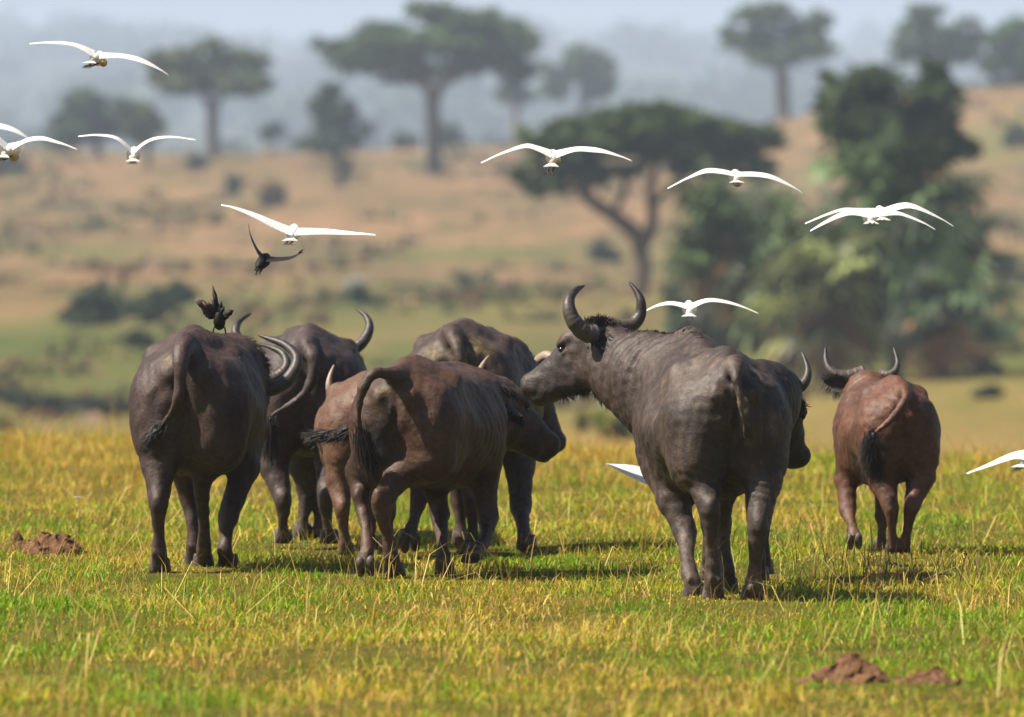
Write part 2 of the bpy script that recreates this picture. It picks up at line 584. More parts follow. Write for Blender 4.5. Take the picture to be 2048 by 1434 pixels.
def buffalo(a):
    """a: dict of pose and build; returns the body object (top-level)"""
    D = a['D']; S = a['S']; WF = a.get('WF', 1.0) * S
    h = math.radians(a['h'])
    Fw = np.array([math.sin(h), math.cos(h), 0]); Rt = np.array([math.cos(h), -math.sin(h), 0])
    o = W(a['px'], 700, D); o[2] = 0
    B = o + Fw * 0.7 * S; B[2] = 0        # thing's base, under the belly
    LV = a.get('len', 1.0) * S
    def T(u, v, z): return o + Rt * (u * WF) + Fw * (v * LV) + np.array([0, 0, z * S])
    M = np.array([Rt, Fw, [0, 0, 1.0]])
    heads = [np.asarray(a['head']['o'])] if 'head' in a else []
    ext = [T(u, v, z) for u in (-.6, .6) for v in (-.25, 1.95) for z in (-0.02, 1.75)]
    def PW(p):
        w = W(p[0], 700 if p[1] is None else p[1], D + p[2])
        if p[1] is None: w[2] = 0.055 * S
        return w
    for lg in a['legs']: ext += [PW(p) for p in lg['pts']]
    for p in a.get('tail', []): ext.append(W(p[0], p[1], D + p[2]))
    if 'head' in a:
        hd = a['head']; ho = W(hd['o'][0], hd['o'][1], D + hd['o'][2]); hf = nrm(hd['f'])
        ext += [ho + d for d in np.array([[-.35, -.35, -.35], [.35, .35, .35]])] + [ho + hf * 0.75 * hd.get('S', S)]
    ext = np.array(ext)
    lo = ext.min(0) - 0.12; hi = ext.max(0) + 0.12; lo[2] = max(lo[2], -0.06)
    f = Field(lo, hi, a.get('res', 0.017))
    st = np.array(TRUNK); st[:, 0] *= LV; st[:, 1:3] *= S; st[:, 3] *= WF; st[:, 4] *= S
    for i, dz in a.get('top', {}).items(): st[i, 1] += dz
    for i, dz in a.get('bot', {}).items(): st[i, 2] += dz
    for i, dz in a.get('wid', {}).items(): st[i, 3] += dz
    f.loft(o, Fw, Rt, st, 0.05)
    E = lambda u, v, z, r, k=0.08, sub=False: f.ell(T(u, v, z), np.array(r) * S, M, k * S, sub)
    bony = a.get('bony', 1.0)
    for s in (-1, 1):
        E(s * .19, .28, 1.00, (.16, .25, .34), .10)           # haunch
        E(s * .21, .42, 0.82, (.12, .20, .20), .10)            # stifle
        E(s * .262, .47, 1.30, (.055, .085, .05), .085 * bony)  # hook bone
        E(s * .27, .24, 1.37, (.08, .12, .06), .12, True)      # hollow between hook and pin
        E(s * .115, .040, 1.19, (.055, .06, .065), .05)        # pin bone
        E(s * .215, 1.28, 0.98, (.12, .20, .32), .10)          # shoulder
        E(s * .245, 1.18, 0.86, (.09, .16, .16), .10)          # triceps
        E(s * .45, .70, 1.20, (.10, .17, .12), .12, True)      # flank hollow
        E(s * .42, 1.05, 1.32, (.09, .14, .10), .12, True)     # behind the shoulder
        E(s * .36, .66, .66, (.06, .10, .10), .10, True)       # groin fold
    for s in (-1, 1):
        f.chain([T(s * .20, .03, 1.08), T(s * .225, .06, .92), T(s * .235, .13, .76)], np.array([.010, .014, .010]) * S, .06 * S, True)   # seam down the thigh
    E(0, .07, 1.335, (.05, .13, .055), .07)                    # tail head
    E(0, -.05, .86, (.030, .13, .30), .08, True)               # cleft between the buttocks
    E(0, .40, .66, (.12, .15, .08), .08)                       # udder / groin
    f.chain([T(0, v, (np.interp(v * LV, st[:, 0], st[:, 1]) / S) - .025) for v in (.12, .3, .5, .7, 1.0, 1.25, 1.45)], np.array([.032, .035, .035, .032, .032, .042, .045]) * S, .06 * S)
    # legs
    feet = []
    for lg in a['legs']:
        P = [PW(p) for p in lg['pts']]
        s = lg['s']; q = lg.get('thick', 1.0) * S
        if lg['k'] == 'H':
            up = [T(s * .175, .235, 1.02), T(s * .185, .20, .80)]
            ru = [.185, .160]; r = [.100, .057, .035, .047, .049]
        else:
            up = [T(s * .21, 1.28, 1.00), T(s * .215, 1.22, .78)]
            ru = [.145, .125]; r = [.084, .057, .038, .047, .049]
        up = up + lg.get('via', [])
        f.chain(up + P[:1], [x * S for x in ru] + [r[0] * q], .10 * S)
        f.chain(P, [x * q for x in r], .035 * S, smooth=13)
        # hock / knee knob and dew claws
        tw = nrm(P[4] - P[3])
        back = -Fw
        if lg['k'] == 'H':
            f.ell(P[1] + back * .035 * q + np.array([0, 0, .03 * q]), np.array([.042, .052, .062]) * q, M, .03)
        else:
            f.ell(P[1] + Fw * .02 * q, np.array([.055, .05, .06]) * q, M, .04)
        bk = nrm(lg.get('back', -Fw))
        for e in (-1, 1):
            f.ell(P[3] + bk * .052 * q + Rt * e * .024 * q + tw * .03, np.array([.016, .016, .02]) * q, None, .02)
        feet.append((P[4], lg))
    # neck and head
    if 'head' in a:
        hd = a['head']; HS = hd.get('S', S)
        n = nrm(np.asarray(hd['n']) - hf * np.dot(hd['n'], hf)); sd = np.cross(hf, n)
        Hm = np.array([hf, n, sd])
        Hp = lambda x, y, z: ho + HS * (hf * x + n * y + sd * z)
        nk = hd.get('neck', [])
        crest = [T(0, 1.28, 1.12)] + [W(p[0], p[1], D + p[2]) for p in nk] + [Hp(.02, -.02, 0)]
        throat = [T(0, 1.45, .95)] + [W(p[0], p[4], D + p[2]) for p in nk] + [Hp(.10, -.16, 0)]
        rc = [.20 * S] + [p[3] for p in nk] + [.115 * HS]
        rt_ = [.20 * S] + [p[3] * .92 for p in nk] + [.085 * HS]
        f.chain(crest, rc, .12 * S, smooth=9)
        f.chain(throat, rt_, .12 * S, smooth=9)
        f.chain([(c + t) / 2 for c, t in zip(crest, throat)], [x * 1.02 for x in rc], .12 * S, smooth=9)
        e = lambda x, y, z, r, k=.05, sub=False: f.ell(Hp(x, y, z), np.array(r) * HS, Hm, k * HS, sub)
        e(.09, -.02, 0, (.16, .105, .125), .05)
        f.chain([Hp(.06, -.02, 0), Hp(.20, -.025, 0), Hp(.36, -.035, 0), Hp(.50, -.05, 0)], np.array([.12, .108, .088, .074]) * HS, .05 * HS)
        for s in (-1, 1):
            f.chain([Hp(.10, -.18, s * .05), Hp(.24, -.175, s * .04), Hp(.38, -.14, s * .03), Hp(.50, -.115, s * .025)], np.array([.075, .070, .056, .046]) * HS, .05 * HS)
            e(.16, -.10, s * .070, (.13, .12, .05), .05)        # cheek
            e(.16, .055, s * .085, (.065, .035, .045), .04)     # brow
            e(.215, .015, s * .118, (.034, .026, .026), .025, True)   # eye socket
            e(.195, .042, s * .112, (.045, .014, .022), .02)    # upper lid
            e(.205, -.012, s * .112, (.04, .010, .02), .02)     # lower lid
            e(.505, -.035, s * .045, (.07, .06, .05), .035)     # side of muzzle
            e(.568, -.018, s * .068, (.026, .030, .026), .02, True)   # nostril
            f.chain([Hp(.57, -.105, s * .045), Hp(.50, -.098, s * .078), Hp(.42, -.098, s * .078), Hp(.37, -.105, s * .075)], np.array([.008, .010, .009, .005]) * HS, .016, True)
        e(.30, -.075, 0, (.24, .105, .088), .05)
        e(.14, -.09, 0, (.16, .15, .10), .05)
        e(.53, -.045, 0, (.060, .072, .078), .04)
        e(.52, -.125, 0, (.055, .028, .05), .03)
    # tail (bony part belongs to the body)
    if a.get('tail'):
        TP = [W(p[0], p[1], D + p[2]) for p in a['tail']]
        tr = a.get('tail_r', (.042, .015))
        n_ = len(TP)
        R = np.linspace(0, 1, n_); R = (tr[0] * (1 - R) ** 1.2 + tr[1]) * S
        f.chain(TP, R, .03, smooth=16)
    V, Q = f.mesh()
    # skin: soft lumps, folds, ribs
    N = vnormals(V, Q)
    Ul = (V - o) @ Rt; Vl = (V - o) @ Fw; Zl = V[:, 2]
    body = np.clip((Zl / S - 0.55) / 0.25, 0, 1)
    seed = a.get('seed', 1)
    dsp = 0.0045 * wob(V, 0.30, seed) * body + 0.0022 * wob(V, 0.09, seed + 5) + 0.0012 * wob(V, 0.045, seed + 8)
    rib = np.exp(-((Vl / LV - 1.0) / 0.28) ** 2) * np.clip(1 - abs(Zl / S - 0.98) / 0.32, 0, 1)
    dsp += 0.0040 * a.get('ribs', 1.0) * rib * np.sin((Vl / LV + 0.35 * (Zl / S)) * 2 * math.pi / 0.085)
    fold = np.exp(-((Vl / LV - 1.48) / 0.13) ** 2) * body
    dsp += 0.006 * fold * np.sin((Vl / LV + 0.1 * Zl) * 2 * math.pi / 0.065 + 0.8 * wob(V, 0.3, seed + 2))
    th = np.exp(-((Zl / S - 0.68) / 0.09) ** 2) * np.clip(1 - Vl / LV / 0.75, 0, 1)
    dsp += 0.0026 * th * np.sin((Zl + 0.35 * Ul + .2 * Vl) / S * 2 * math.pi / 0.05 + 2.2 * wob(V, 0.25, seed + 3))
    V = V + N * dsp[:, None]
    ob = mesh_obj('buffalo', V - B, Q, a['mat'], None, True, tuple(B))
    # colour patches: R dung, G dark, B pale
    C = np.zeros((len(V), 3))
    for (px, py, dv, rad, ch, amt) in a.get('patch', []):
        p = W(px, py, D + dv)
        d = np.sqrt(((V - p)[:, [0, 2]] ** 2).sum(1) + 0.25 * (V - p)[:, 1] ** 2)
        C[:, ch] = np.maximum(C[:, ch], amt * np.clip(1.35 - d / rad, 0, 1))
    if 'head' in a:
        L_ = (V - ho) @ Hm.T / HS
        inh = (L_[:, 0] > .2) & (L_[:, 0] < .75) & (np.abs(L_[:, 1]) < .3) & (np.abs(L_[:, 2]) < .25)
        C[:, 1] = np.maximum(C[:, 1], inh * np.clip((L_[:, 0] - .47) / .06, 0, 1) * 0.75)
        C[:, 1] = np.maximum(C[:, 1], hd.get('dark', 0) * inh)
    set_vcol(ob, 'patch', C)
    for P4, lg in feet:
        toe = lg.get('toe', Fw); up = lg.get('up', (0, 0, 1))
        hoof_obj(P4 - nrm(up) * 0.055 * S if 'toe' in lg else P4 * np.array([1, 1, 0]) + np.array([0, 0, 0.012]) + Fw * 0.02, toe, up, S * 1.0, ob, B)
    if 'head' in a:
        for s in (-1, 1):
            p = Hp(.213, .012, s * .104) - B
            ev, ef = tube([p + sd * s * x for x in np.linspace(-.024, .024, 7) * HS], np.array([.004, .016, .022, .024, .022, .016, .004]) * HS, 10)
            mesh_obj('eye', ev, ef, EYE, ob)
    for hn in a.get('horns', []):
        horn_obj([W(p[0], p[1], D + p[2]) for p in hn['pts']], hn['r'], ob, B, hn.get('mat', HORN), hn.get('curve', 1.0))
    for er in a.get('ears', []):
        ear_obj(W(er[0][0], er[0][1], D + er[0][2]), W(er[1][0], er[1][1], D + er[1][2]), er[2], ob, B, er[3] if len(er) > 3 else .075, a.get('earmat', EARSKIN), a.get('hair', HAIR), seed)
    if a.get('tuft'):
        tf = a['tuft']
        P = spline([W(p[0], p[1], D + p[2]) for p in tf['pts']], 20)
        r = np.random.default_rng(seed + 40); R_ = []; D_ = []
        Tn = np.gradient(P, axis=0)
        for _ in range(4 * tf.get('n', 170)):
            i = r.integers(0, 17)
            R_.append(P[i] + r.normal(size=3) * tf.get('w', .012) - B); D_.append(nrm(Tn[i]) + np.array([0, 0, -0.1]))
        v, fc = strands(R_, D_, tf.get('L', .13), .0019, tf.get('droop', .25), 4, .75 * tf.get('jit', .22), seed)
        core = tube(P - B, np.interp(np.linspace(0, 1, 20), [0, .35, 1], [.013, .021, .004]) * tf.get('core', 1.0), 8)
        v, fc = merge([(v, fc), core])
        mesh_obj('tail_tuft', v, fc, a.get('hair', HAIR), ob)['kind'] = 'stuff'
    for k_, hb in enumerate(a.get('manes', [])):
        r = np.random.default_rng(seed + 70 + k_); R_ = []; D_ = []
        P = spline([W(p[0], p[1], D + p[2]) for p in hb['pts']], 30)
        near = V[np.all((V > P.min(0) - .3) & (V < P.max(0) + .3), axis=1)]
        for _ in range(hb.get('n', 200)):
            q0 = P[r.integers(0, 30)] + r.normal(size=3) * hb.get('w', .015)
            if len(near):
                w3 = (near - q0) ** 2; q0 = near[(w3[:, 0] + .3 * w3[:, 1] + w3[:, 2]).argmin()]
            R_.append(q0 - B); D_.append(hb['dir'])
        v, fc = strands(R_, D_, hb.get('L', .06), hb.get('rad', .002), hb.get('droop', .2), 4, hb.get('jit', .4), seed + k_)
        mesh_obj(hb.get('name', 'hair_tuft'), v, fc, hb.get('mat', HAIR), ob)['kind'] = 'stuff'
    tag(ob, a['label'], 'buffalo', 'buffalo herd walking away')
    return ob
# ------------------------------------------------------------------ terrain: one sheet to the horizon
_K = np.array([(-200, 0), (55, 0), (88, 0), (94, 0), (99, -.08), (106, -.38), (123, -1.5), (175, -3.9), (260, -5.7), (350, -6.1), (440, -6.3), (600, -6.3),
      (800, -5.9), (1000, -4.1), (1200, -.9), (1350, 2.4), (1480, 3.2), (1800, -7), (2600, -9), (3600, -2), (4500, 8), (5500, 21), (6500, 36), (8000, 64),
      (10000, 98), (12000, 122), (13500, 126), (15500, 110)], float)
def terrain(x, y):
    x = np.asarray(x, float); y = np.asarray(y, float)
    yy = y + np.where(y < 200, np.clip(x, -12, 12) * 1.0, 0)
    z = np.interp(yy, _K[:, 0], _K[:, 1])
    for o_ in (-.02, .02):
        z = z + np.interp(yy * (1 + o_), _K[:, 0], _K[:, 1])
    z = z / 3
    # the slope stands higher to the right
    rise = np.clip((x - 5) / 70, 0, 1); rise = rise * rise * (3 - 2 * rise)
    z = z + rise * 8.5 * np.exp(-((y - 1400) / 260) ** 2)
    far = np.clip((y - 110) / 200, 0, 1)
    z = z + far * (0.5 * np.sin(x * .045 + y * .013) + 0.35 * np.sin(x * .11 - y * .021 + 1.3))
    vf = np.clip((y - 4000) / 4000, 0, 1)
    z = z + vf * (9 * np.sin(x * .0031 + y * .0011) + 6 * np.sin(x * .0072 - y * .0016 + 2) + 4 * np.sin(x * .015 + 1))
    # gentle near unevenness
    nr = np.clip((102 - y) / 10, 0, 1)
    z = z + nr * 0.018 * (np.sin(x * 1.3 + y * .7) + np.sin(x * .6 - y * 1.1 + 2) - 0.6)
    return z

xs = np.concatenate([-np.geomspace(3500, 12, 60), np.linspace(-11.5, 11.5, 70), np.geomspace(12, 3500, 60)])
ys = np.concatenate([np.linspace(-60, 40, 12)[:-1], np.linspace(40, 120, 150)[:-1], np.geomspace(120, 15500, 180)])
GX, GY = np.meshgrid(xs, ys)
GZ = terrain(GX, GY)
nx, ny = len(xs), len(ys)
ii = np.arange(nx * ny).reshape(ny, nx)
quads = np.stack([ii[:-1, :-1], ii[:-1, 1:], ii[1:, 1:], ii[1:, :-1]], -1).reshape(-1, 4)
t = NT('savanna_ground')
geo = t.n('ShaderNodeNewGeometry').outputs['Position']
sx = t.n('ShaderNodeSeparateXYZ'); t.l(geo, sx.inputs[0])
fl = t.n('ShaderNodeCombineXYZ'); t.l(sx.outputs[0], fl.inputs[0]); t.l(sx.outputs[1], fl.inputs[1])
mpa = t.n('ShaderNodeMapping'); mpa.inputs['Scale'].default_value = (1, 0.22, 1); t.l(fl.outputs[0], mpa.inputs[0])
near_c = t.ramp(t.noise(fl.outputs[0], 1.6, 6, 0.65), [(0.34, (0.060, 0.075, 0.008)), (0.5, (0.13, 0.12, 0.015)), (0.66, (0.20, 0.12, 0.03))])
big = t.noise(mpa.outputs[0], 0.012, 5, 0.62, 0.5)
med = t.math('ADD', t.math('MULTIPLY', t.noise(mpa.outputs[0], 0.06, 6, 0.72, 0.4), 0.65), t.math('MULTIPLY', t.noise(mpa.outputs[0], 0.32, 4, 0.7, 0.3), 0.35))
tan = t.ramp(med, [(0.38, (0.060, 0.062, 0.022)), (0.45, (0.130, 0.096, 0.040)), (0.52, (0.185, 0.118, 0.052)), (0.60, (0.28, 0.155, 0.082))])
grn = t.ramp(med, [(0.36, (0.040, 0.055, 0.014)), (0.47, (0.090, 0.105, 0.022)), (0.56, (0.125, 0.122, 0.030)), (0.66, (0.19, 0.14, 0.048))])
yr = t.n('ShaderNodeMapRange'); yr.inputs[1].default_value = 480; yr.inputs[2].default_value = 1000; t.l(sx.outputs[1], yr.inputs[0])
sel = t.math('ADD', yr.outputs[0], t.math('MULTIPLY', t.math('SUBTRACT', big, 0.5), 4.6))
selc = t.n('ShaderNodeMapRange'); selc.inputs[1].default_value = 0.25; selc.inputs[2].default_value = 0.8; t.l(sel, selc.inputs[0])
mid_c = t.mix(selc.outputs[0], grn, tan)
lo_ = t.n('ShaderNodeMapRange'); lo_.inputs[1].default_value = 455; lo_.inputs[2].default_value = 385; t.l(sx.outputs[1], lo_.inputs[0])
lx_ = t.n('ShaderNodeMapRange'); lx_.inputs[1].default_value = -6; lx_.inputs[2].default_value = 3; t.l(sx.outputs[0], lx_.inputs[0])
mid_c = t.mix(t.math('MULTIPLY', lo_.outputs[0], t.math('ADD', t.math('MULTIPLY', lx_.outputs[0], 0.45), 0.45)), mid_c, t.ramp(med, [(0.4, (0.17, 0.14, 0.03)), (0.55, (0.27, 0.18, 0.055))]))
fsel = t.n('ShaderNodeMapRange'); fsel.inputs[1].default_value = 1650; fsel.inputs[2].default_value = 2400; t.l(sx.outputs[1], fsel.inputs[0])
wood = t.ramp(t.noise(fl.outputs[0], 0.006, 6, 0.7), [(0.38, (0.018, 0.028, 0.014)), (0.58, (0.05, 0.06, 0.022)), (0.72, (0.14, 0.12, 0.05))])
mid_c = t.mix(fsel.outputs[0], mid_c, wood)
nsel = t.n('ShaderNodeMapRange'); nsel.inputs[1].default_value = 104; nsel.inputs[2].default_value = 125; t.l(sx.outputs[1], nsel.inputs[0])
gc = t.mix(nsel.outputs[0], near_c, mid_c)
t.bsdf(gc, 0.95, 0.1, t.bump(t.noise(fl.outputs[0], 22, 5, 0.75), 1.0, 0.06))
GROUND = mesh_obj('ground', np.column_stack([GX.ravel(), GY.ravel(), GZ.ravel()]), quads, t.m)
tag(GROUND, 'rolling savanna ground from near pasture to the hazy hills', kind='structure')

# ------------------------------------------------------------------ grass (nobody could count it)
GRASS = vcol_mat('grass_blades', 'tint', 0.55, 0.25, 0.35)
def fbm(x, y, seed, scale):
    r = np.random.default_rng(seed); s = np.zeros(len(x)); a = 1; f = 1 / scale
    for o_ in range(4):
        for _ in range(3):
            k = r.uniform(0, 6.28); s += a * np.sin((x * math.cos(k) + y * math.sin(k)) * f * 6.28 + r.uniform(0, 6.28)) / 3
        a *= .6; f *= 1.9
    return s
def blades(name, x, y, h, w, lean, cols, seed, tipcol=None, parent=None, bend=0.35):
    r = np.random.default_rng(seed); n = len(x)
    az = r.uniform(0, 2 * math.pi, n); la = r.uniform(0, 2 * math.pi, n)
    z = terrain(x, y) - 0.005
    # blades turn their width partly towards every side
    wx, wy = np.cos(az) * w * .5, np.sin(az) * w * .5
    lx, ly = np.cos(la) * lean * h, np.sin(la) * lean * h
    V = np.empty((n, 5, 3), np.float32)
    V[:, 0] = np.column_stack([x - wx, y - wy, z]); V[:, 1] = np.column_stack([x + wx, y + wy, z])
    mx, my, mz = x + lx * bend, y + ly * bend, z + h * .58
    V[:, 2] = np.column_stack([mx + wx * .8, my + wy * .8, mz]); V[:, 3] = np.column_stack([mx - wx * .8, my - wy * .8, mz])
    V[:, 4] = np.column_stack([x + lx, y + ly, z + h * np.maximum(1 - .25 * lean ** 2, .1)])
    b = (np.arange(n) * 5)[:, None]
    F = np.concatenate([b + [0, 1, 2], b + [0, 2, 3], b + [3, 2, 4]], 0)
    o = mesh_obj(name, V.reshape(-1, 3), F, GRASS, parent)
    C = np.repeat(cols[:, None, :], 5, 1)
    if tipcol is not None: C[:, 4] = tipcol; C[:, 2:4] = C[:, 2:4] * .6 + np.asarray(tipcol)[:, None] * .4
    set_vcol(o, 'tint', C.reshape(-1, 3))
    return o
def scatter(n, y0, y1, seed, margin=3.0):
    r = np.random.default_rng(seed)
    y = r.uniform(y0, y1, n); hw = y * 0.047 + margin
    return r.uniform(-1, 1, n) * hw, y
def grass_colour(x, y, r):
    m = fbm(x, y * .8, 5, 1.5) * .5 + fbm(x, y * .35, 6, 4.0) * .6
    straw = np.clip(.37 + .70 * m + .26 * np.clip((y - 78) / 22, 0, 1) + .22 * np.clip((57 - y) / 8, 0, 1), .04, .96)
    pick = r.random(len(x))
    g = np.array([.165, .285, .005]) * np.exp(r.normal(size=(len(x), 1)) * .22) * np.array([1, 1, 1]) + r.normal(size=(len(x), 3)) * np.array([.028, .014, .003])
    yg = np.array([.40, .35, .008]) * np.exp(r.normal(size=(len(x), 1)) * .20)
    st = np.array([.52, .35, .075]) * np.exp(r.normal(size=(len(x), 1)) * .25)
    rd = np.array([.40, .20, .03]) * np.exp(r.normal(size=(len(x), 1)) * .25)
    c = np.where((pick > straw)[:, None], g, yg)
    p2 = r.random(len(x))
    c = np.where((p2 < straw * .55)[:, None], st, c)
    c = np.where((p2 > 1 - straw * .16)[:, None], rd, c)
    return np.clip(c, .004, .8), m
r = np.random.default_rng(31)
xa, ya = scatter(110000, 46, 60, 1); xb, yb = scatter(210000, 60, 80, 2); xc, yc = scatter(110000, 80, 102, 3)
gx, gy = np.concatenate([xa, xb, xc]), np.concatenate([ya, yb, yc])
dens = np.clip(.70 + .55 * fbm(gx, gy * .7, 41, 1.1) + .25 * fbm(gx, gy, 42, 4.0), .34, 1)     # tussocks with thin spots between
k = r.random(len(gx)) < dens; gx, gy, dens = gx[k], gy[k], dens[k]
gcol, gm = grass_colour(gx, gy, r)
hh = (0.022 + 0.070 * r.random(len(gx)) ** 2.2) * (.5 + .7 * dens) * np.exp(.3 * fbm(gx, gy * .6, 44, 2.0)) * (1 + .7 * np.clip((gy - 78) / 15, 0, 1))
# cropped and trampled round the hooves
for hp, hd in ((319, 67.4), (406, 68.0), (456, 68.0), (389, 68.4), (566, 72.5), (659, 72.5), (605, 73.5), (946, 71.1), (1052, 71.4), (922, 72.2), (693, 70.5), (787, 66.85), (731, 66.8), (887, 67.2), (946, 67.3),
               (1428, 63.15), (1506, 63.15), (1389, 63.55), (1456, 64.3), (1518, 66.2), (1786, 70.25), (1807, 70.3), (1708, 70.6)):
    hx = (hp - 1024) / FPX * hd
    w_ = (np.abs(gx - hx) < .20) & (gy > hd - 1.3) & (gy < hd + .25) & (r.random(len(gx)) < .85)
    hh = np.where(w_, np.minimum(hh, .022), hh)
blades('grass', gx, gy, hh, r.uniform(.004, .009, len(gx)), r.uniform(.2, 1.7, len(gx)), gcol, 8)
tag(bpy.data.objects['grass'], 'short green and yellow pasture grass under the herd', 'grass', kind='stuff')
# taller dry stalks in loose tufts, thicker and more orange towards the brow
n = 16000
xd, yd = scatter(n * 3, 46, 98, 12)
keep = r.random(len(xd)) < np.clip(.16 + .62 * fbm(xd, yd, 15, 2.6), .02, .95); xd, yd = xd[keep], yd[keep]
xe, ye = scatter(15000, 84, 103, 13)
fe = fbm(xe, ye * .4, 16, 2.2); keep = r.random(len(xe)) < np.clip(.35 + .6 * fe - .03 * xe, .03, 1); xe, ye, fe = xe[keep], ye[keep], fe[keep]
hd_ = np.concatenate([.08 + .27 * r.random(len(xd)) ** 2.2, (.05 + .26 * r.random(len(xe)) ** 1.5) * (1 + .9 * np.clip(fe, -.7, 1))])
xl, yl = scatter(800, 47, 90, 14)
hd_ = np.concatenate([r.uniform(.16, .40, len(xl)), hd_]); xd, yd = np.concatenate([xl, xd, xe]), np.concatenate([yl, yd, ye])
dc = np.array([.58, .40, .10]) * np.exp(r.normal(size=(len(xd), 1)) * .28) * np.where(r.random((len(xd), 1)) < .25, np.array([.8, .6, .5]), 1.0)
dc[:len(xl)] = np.array([.72, .52, .17]) * np.exp(r.normal(size=(len(xl), 1)) * .15)
dc[-len(xe):] *= np.array([.85, .64, .50])
wdry = r.uniform(.0028, .0055, len(xd)); wdry[:len(xl)] = r.uniform(.0035, .0065, len(xl)); ldry = r.uniform(.15, 1.2, len(xd)); ldry[:len(xl)] = r.uniform(.5, 2.2, len(xl))
blades('dry_grass', xd, yd, hd_, wdry, ldry, np.clip(dc, .01, .8), 9, bend=.3)
tag(bpy.data.objects['dry_grass'], 'tall dry straw-coloured grass stalks among the pasture', 'dry grass', kind='stuff')
# dark burnt stems left of and around the russet calf
bp = [W(p + r.normal() * 55, 1100, gd(q + r.normal() * 16))[:2] for p, q in [(1690, 1130), (1790, 1150), (1740, 1140), (1560, 1110), (1880, 1150)] for _ in range(26)]
bp = np.array(bp)
bc = np.tile(np.array([[.055, .035, .028]]), (len(bp), 1)) * np.exp(r.normal(size=(len(bp), 1)) * .4)
blades('burnt_stems', bp[:, 0], bp[:, 1], r.uniform(.08, .30, len(bp)), np.full(len(bp), .006), r.uniform(.1, .6, len(bp)), bc, 10)
tag(bpy.data.objects['burnt_stems'], 'dark burnt grass stems near the russet calf', 'burnt stems', kind='stuff')

# ------------------------------------------------------------------ earth mounds
SOIL = simple_mat('red_brown_soil', (0.075, 0.036, 0.020), (0.19, 0.098, 0.055), 14, 0.95, 0.1, 0.9, 0.03, 6)
def mound(px, py, wpx, hpx, seed, label, lumps=12):
    D = gd(py); c = W(px, py, D); s = FPX / D
    rx, hz = wpx / s / 2, hpx / s
    r = np.random.default_rng(seed)
    n, m = 40, 16; V = []
    for j in range(m + 1):
        q = j / m
        for i in range(n):
            a = i / n * 2 * math.pi
            V.append((math.cos(a) * rx * (1 - q) , math.sin(a) * rx * .8 * (1 - q), 0))
    V = np.array(V)
    rr = np.sqrt((V[:, 0] / rx) ** 2 + (V[:, 1] / rx / .8) ** 2)
    z = hz * .95 * np.clip(1 - rr ** 2.2, 0, 1) ** .9
    for _ in range(lumps):
        a = r.uniform(0, 6.28); d = r.uniform(0, .7) * rx; w = r.uniform(.14, .4) * rx
        z += hz * r.uniform(.10, .28) * np.exp(-((V[:, 0] - math.cos(a) * d) ** 2 + (V[:, 1] - math.sin(a) * d * .8) ** 2) / w ** 2) * np.clip(1.1 - rr, 0, 1)
    V[:, 2] = z * hz / z.max()
    V += np.column_stack([wob(V, .05, seed), wob(V, .05, seed + 1), wob(V, .045, seed + 2)]) * .010 * np.clip(rx / .2, .6, 1.5) + np.column_stack([wob(V, .16, seed + 4), wob(V, .16, seed + 5), wob(V, .13, seed + 6)]) * .016 * np.clip(rx / .22, .3, 1)
    V[:, 2] -= .03
    F = [(j * n + i, j * n + (i + 1) % n, (j + 1) * n + (i + 1) % n, (j + 1) * n + i) for j in range(m) for i in range(n)]
    o = mesh_obj('earth_mound', V, F, SOIL, None, True, (c[0], c[1], float(terrain(c[0], c[1]))))
    tag(o, label, 'mound', 'earth mounds in the grass')
mound(104, 1108, 160, 58, 3, 'crumbly red-brown earth mound in the grass left of the herd')
mound(34, 1103, 100, 52, 6, 'small dark earth heap against the left mound at the picture edge', 6)
mound(1705, 1372, 225, 62, 4, 'larger blurred red-brown earth mound in the right foreground')
mound(1862, 1378, 150, 40, 5, 'smaller blurred red-brown earth mound beside the right foreground mound')

